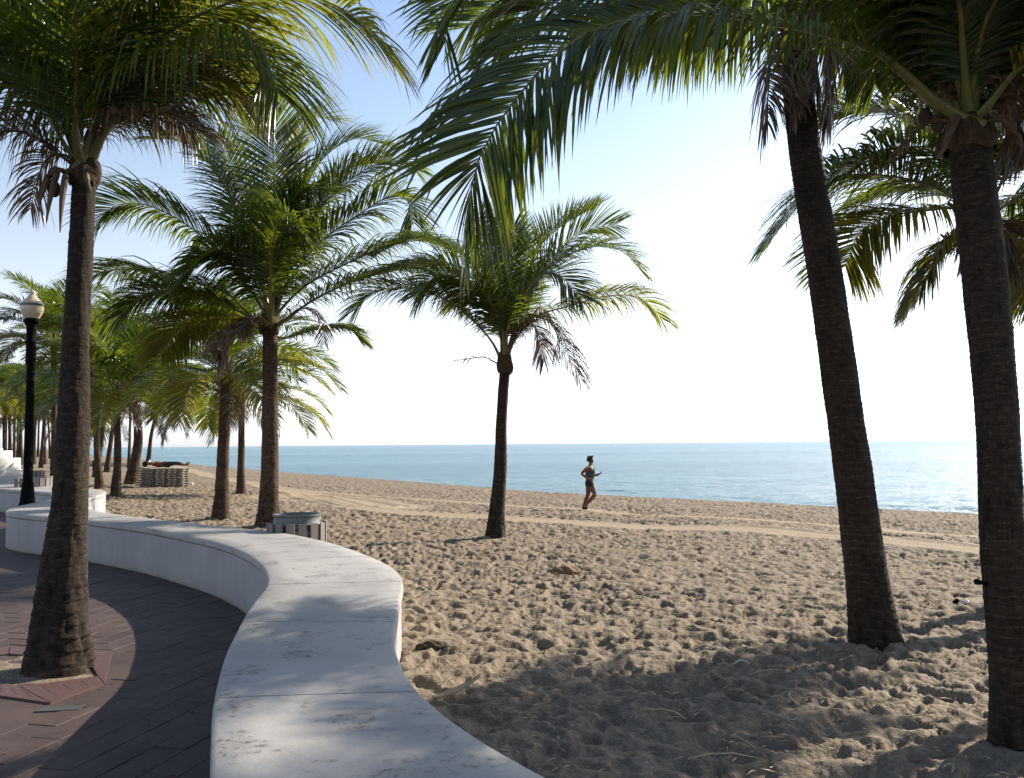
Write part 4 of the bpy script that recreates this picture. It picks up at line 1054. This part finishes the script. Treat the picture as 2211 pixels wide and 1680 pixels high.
# ------------------------------------------------------------------ litter on the sand
def put(px, py, dz=.0): g = ground(px, py); return g+Vector((0,0,dz))
def husk_piece(px, py, L, W, H, rz, label, mat, name='palm_husk', cat='husk'):
    """boat shaped curved piece of palm husk"""
    V=[]; F=[]; n=16; m_=9
    for i in range(n+1):
        t=i/n; w_=W*math.sin(math.pi*min(1,t*.96+.02))**.6; 
        for j in range(m_+1):
            u=j/m_*2-1; V.append(((t-.5)*L, u*w_, H*(1-u*u)*math.sin(math.pi*t)**.5 + .012*math.sin(t*17+u*4)))
    for i in range(n):
        for j in range(m_): F.append((i*(m_+1)+j, (i+1)*(m_+1)+j, (i+1)*(m_+1)+j+1, i*(m_+1)+j+1))
    o = link(name, np_mesh(name, V, F, [M[mat]])); o.location = put(px, py, .005); o.rotation_euler = (0,0,rz)
    md = o.modifiers.new('t','SOLIDIFY'); md.thickness = .012; tag(o, label, cat); return o
husk_piece(1222,1236,.40,.13,.075,.1,'brown boat shaped palm husk lying on the open sand','wood_brown')
husk_piece(928,1398,.22,.05,.035,.35,'dark dry palm husk on the sand beside the wall','husk')
husk_piece(2085,1302,.11,.03,.02,.5,'crumpled white paper scrap left of the thick right trunk','paper','paper_scrap','litter')
husk_piece(2066,1303,.07,.04,.035,1.0,'small dark lump beside the white paper scrap','black','dark_scrap','litter')
# pale curled frond sheath
g = put(985,1518); V=[]; F=[]; n=14
for i in range(n+1):
    t=i/n; w_=.028*math.sin(math.pi*min(1,t*.9+.08))+.003; x=-.14+.28*t; z=.02+.10*t*t; y=.12*t
    for j in range(5): u=j/4*2-1; V.append((x+u*w_*.4, y-u*w_, z+.02*u*u))
for i in range(n):
    for j in range(4): F.append((i*5+j,(i+1)*5+j,(i+1)*5+j+1,i*5+j+1))
o = link('dry_sheath', np_mesh('dry_sheath', V, F, [M['straw']])); o.location = g; o.modifiers.new('t','SOLIDIFY').thickness=.004; tag(o, 'pale curled dry palm sheath leaning up against the near wall edge', 'dry leaf')
def stick(px, py, L, rz, label, mat='straw', r=.005, curve=.02, lift=.02, name='dry_stick'):
    g = put(px, py, r*.6); mb = MB()
    mb.tube([(-L/2,0,lift*.2),(-L/6,curve,lift),(L/6,curve*.7,lift*1.1),(L/2,-curve*.5,.004)], [r*.7,r,r,r*.4], 6)
    o = mb.build(name, M[mat], None); o.location = g; o.rotation_euler = (0,0,rz); tag(o, label, 'stick')
S = [(1611,1606,.20,1.9,'pale straw stick upright in the shaded foreground sand'),(1602,1434,.10,.1,'small white straw scrap on the sand at the tip of the palm shadow'),
 (940,1250,.22,.9,'curved pale stick on the sand right of the wall bend'),(955,1430,.26,-1.0,'bent brown stick near the dark husk beside the wall'),(1010,1470,.3,.2,'long brown twig below the dark husk'),
 (1350,1252,.12,.5,'thin curved straw right of the brown husk'),(1310,1206,.16,.2,'first white straw piece above the brown husk'),(1340,1199,.2,.4,'brightest white straw above the brown husk'),
 (1712,1512,.22,1.5,'thin upright straw in the shadow of the leaning palm'),(1660,1455,.3,.3,'brown twig crossing the shadow edge'),(1970,1432,.16,-.2,'pale stick lying at the foot of the leaning palm'),
 (1255,1330,.16,-.6,'short straw among the footprints'),(1230,1395,.14,.4,'tiny straw below the middle of the sand'),(1560,1640,.34,.05,'long thin straw low in the shaded sand'),(1440,1545,.26,-.7,'grey twig in the shaded footprints'),
 (2010,1140,.3,.2,'pale stick near the smooth track at the right'),(1265,1131,.15,.1,'white scrap on the smooth track below the runner'),(1090,1330,.2,.5,'short pale twig below the centre palm')]
for k, (px,py,L,rz,lb) in enumerate(S): stick(px,py,L,rz,lb, 'paper' if 'white' in lb else 'straw', r=.0025+.0012*(k%3))
V=[]; F=[]; rr = random.Random(9)
for i in range(260):
    y = 3.2+rr.random()*9; xw = float(w_center(y)); x = xw-.5-rr.random()**1.5*3
    a = rr.uniform(0,6.28); L=rr.uniform(.008,.035); w_=rr.uniform(.003,.009); z=.006
    dx,dy = math.cos(a)*L, math.sin(a)*L; k=len(V)
    V += [(x-dx,y-dy,z),(x-dy*.3,y+dx*.3,z+.006),(x+dx,y+dy,z+.004),(x+dy*.3,y-dx*.3,z+.003)]; F.append((k,k+1,k+2,k+3))
o = link('leaf_litter', np_mesh('leaf_litter', V, F, [M['husk']], False)); tag(o, 'dark dry leaf crumbs scattered on the red paving', 'litter', kind='stuff')
# crumbs of leaf litter nobody could count
V=[]; F=[]; rr = random.Random(5)
for i in range(1400):
    y = 2.5+rr.random()**1.6*16; x = rr.uniform(-.1,.62)*y
    if x < float(w_center(y))+.6: x = float(w_center(y))+.5+rr.random()**2*2
    z = float(zt(x,y))+.012; a = rr.uniform(0,6.28); L=rr.uniform(.01,.05); w_=rr.uniform(.002,.005)
    dx,dy = math.cos(a)*L, math.sin(a)*L; k=len(V)
    V += [(x-dx-dy*.1,y-dy+dx*.1,z+rr.uniform(-.01,.015)),(x,y-w_,z+.01),(x+dx,y+dy,z+rr.uniform(-.01,.02)),(x,y+w_,z+.012)]; F.append((k,k+1,k+2,k+3))
o = link('leaf_litter', np_mesh('leaf_litter', V, F, [M['straw']], False)); tag(o, 'scattered straw coloured crumbs on the sand', 'litter', kind='stuff')
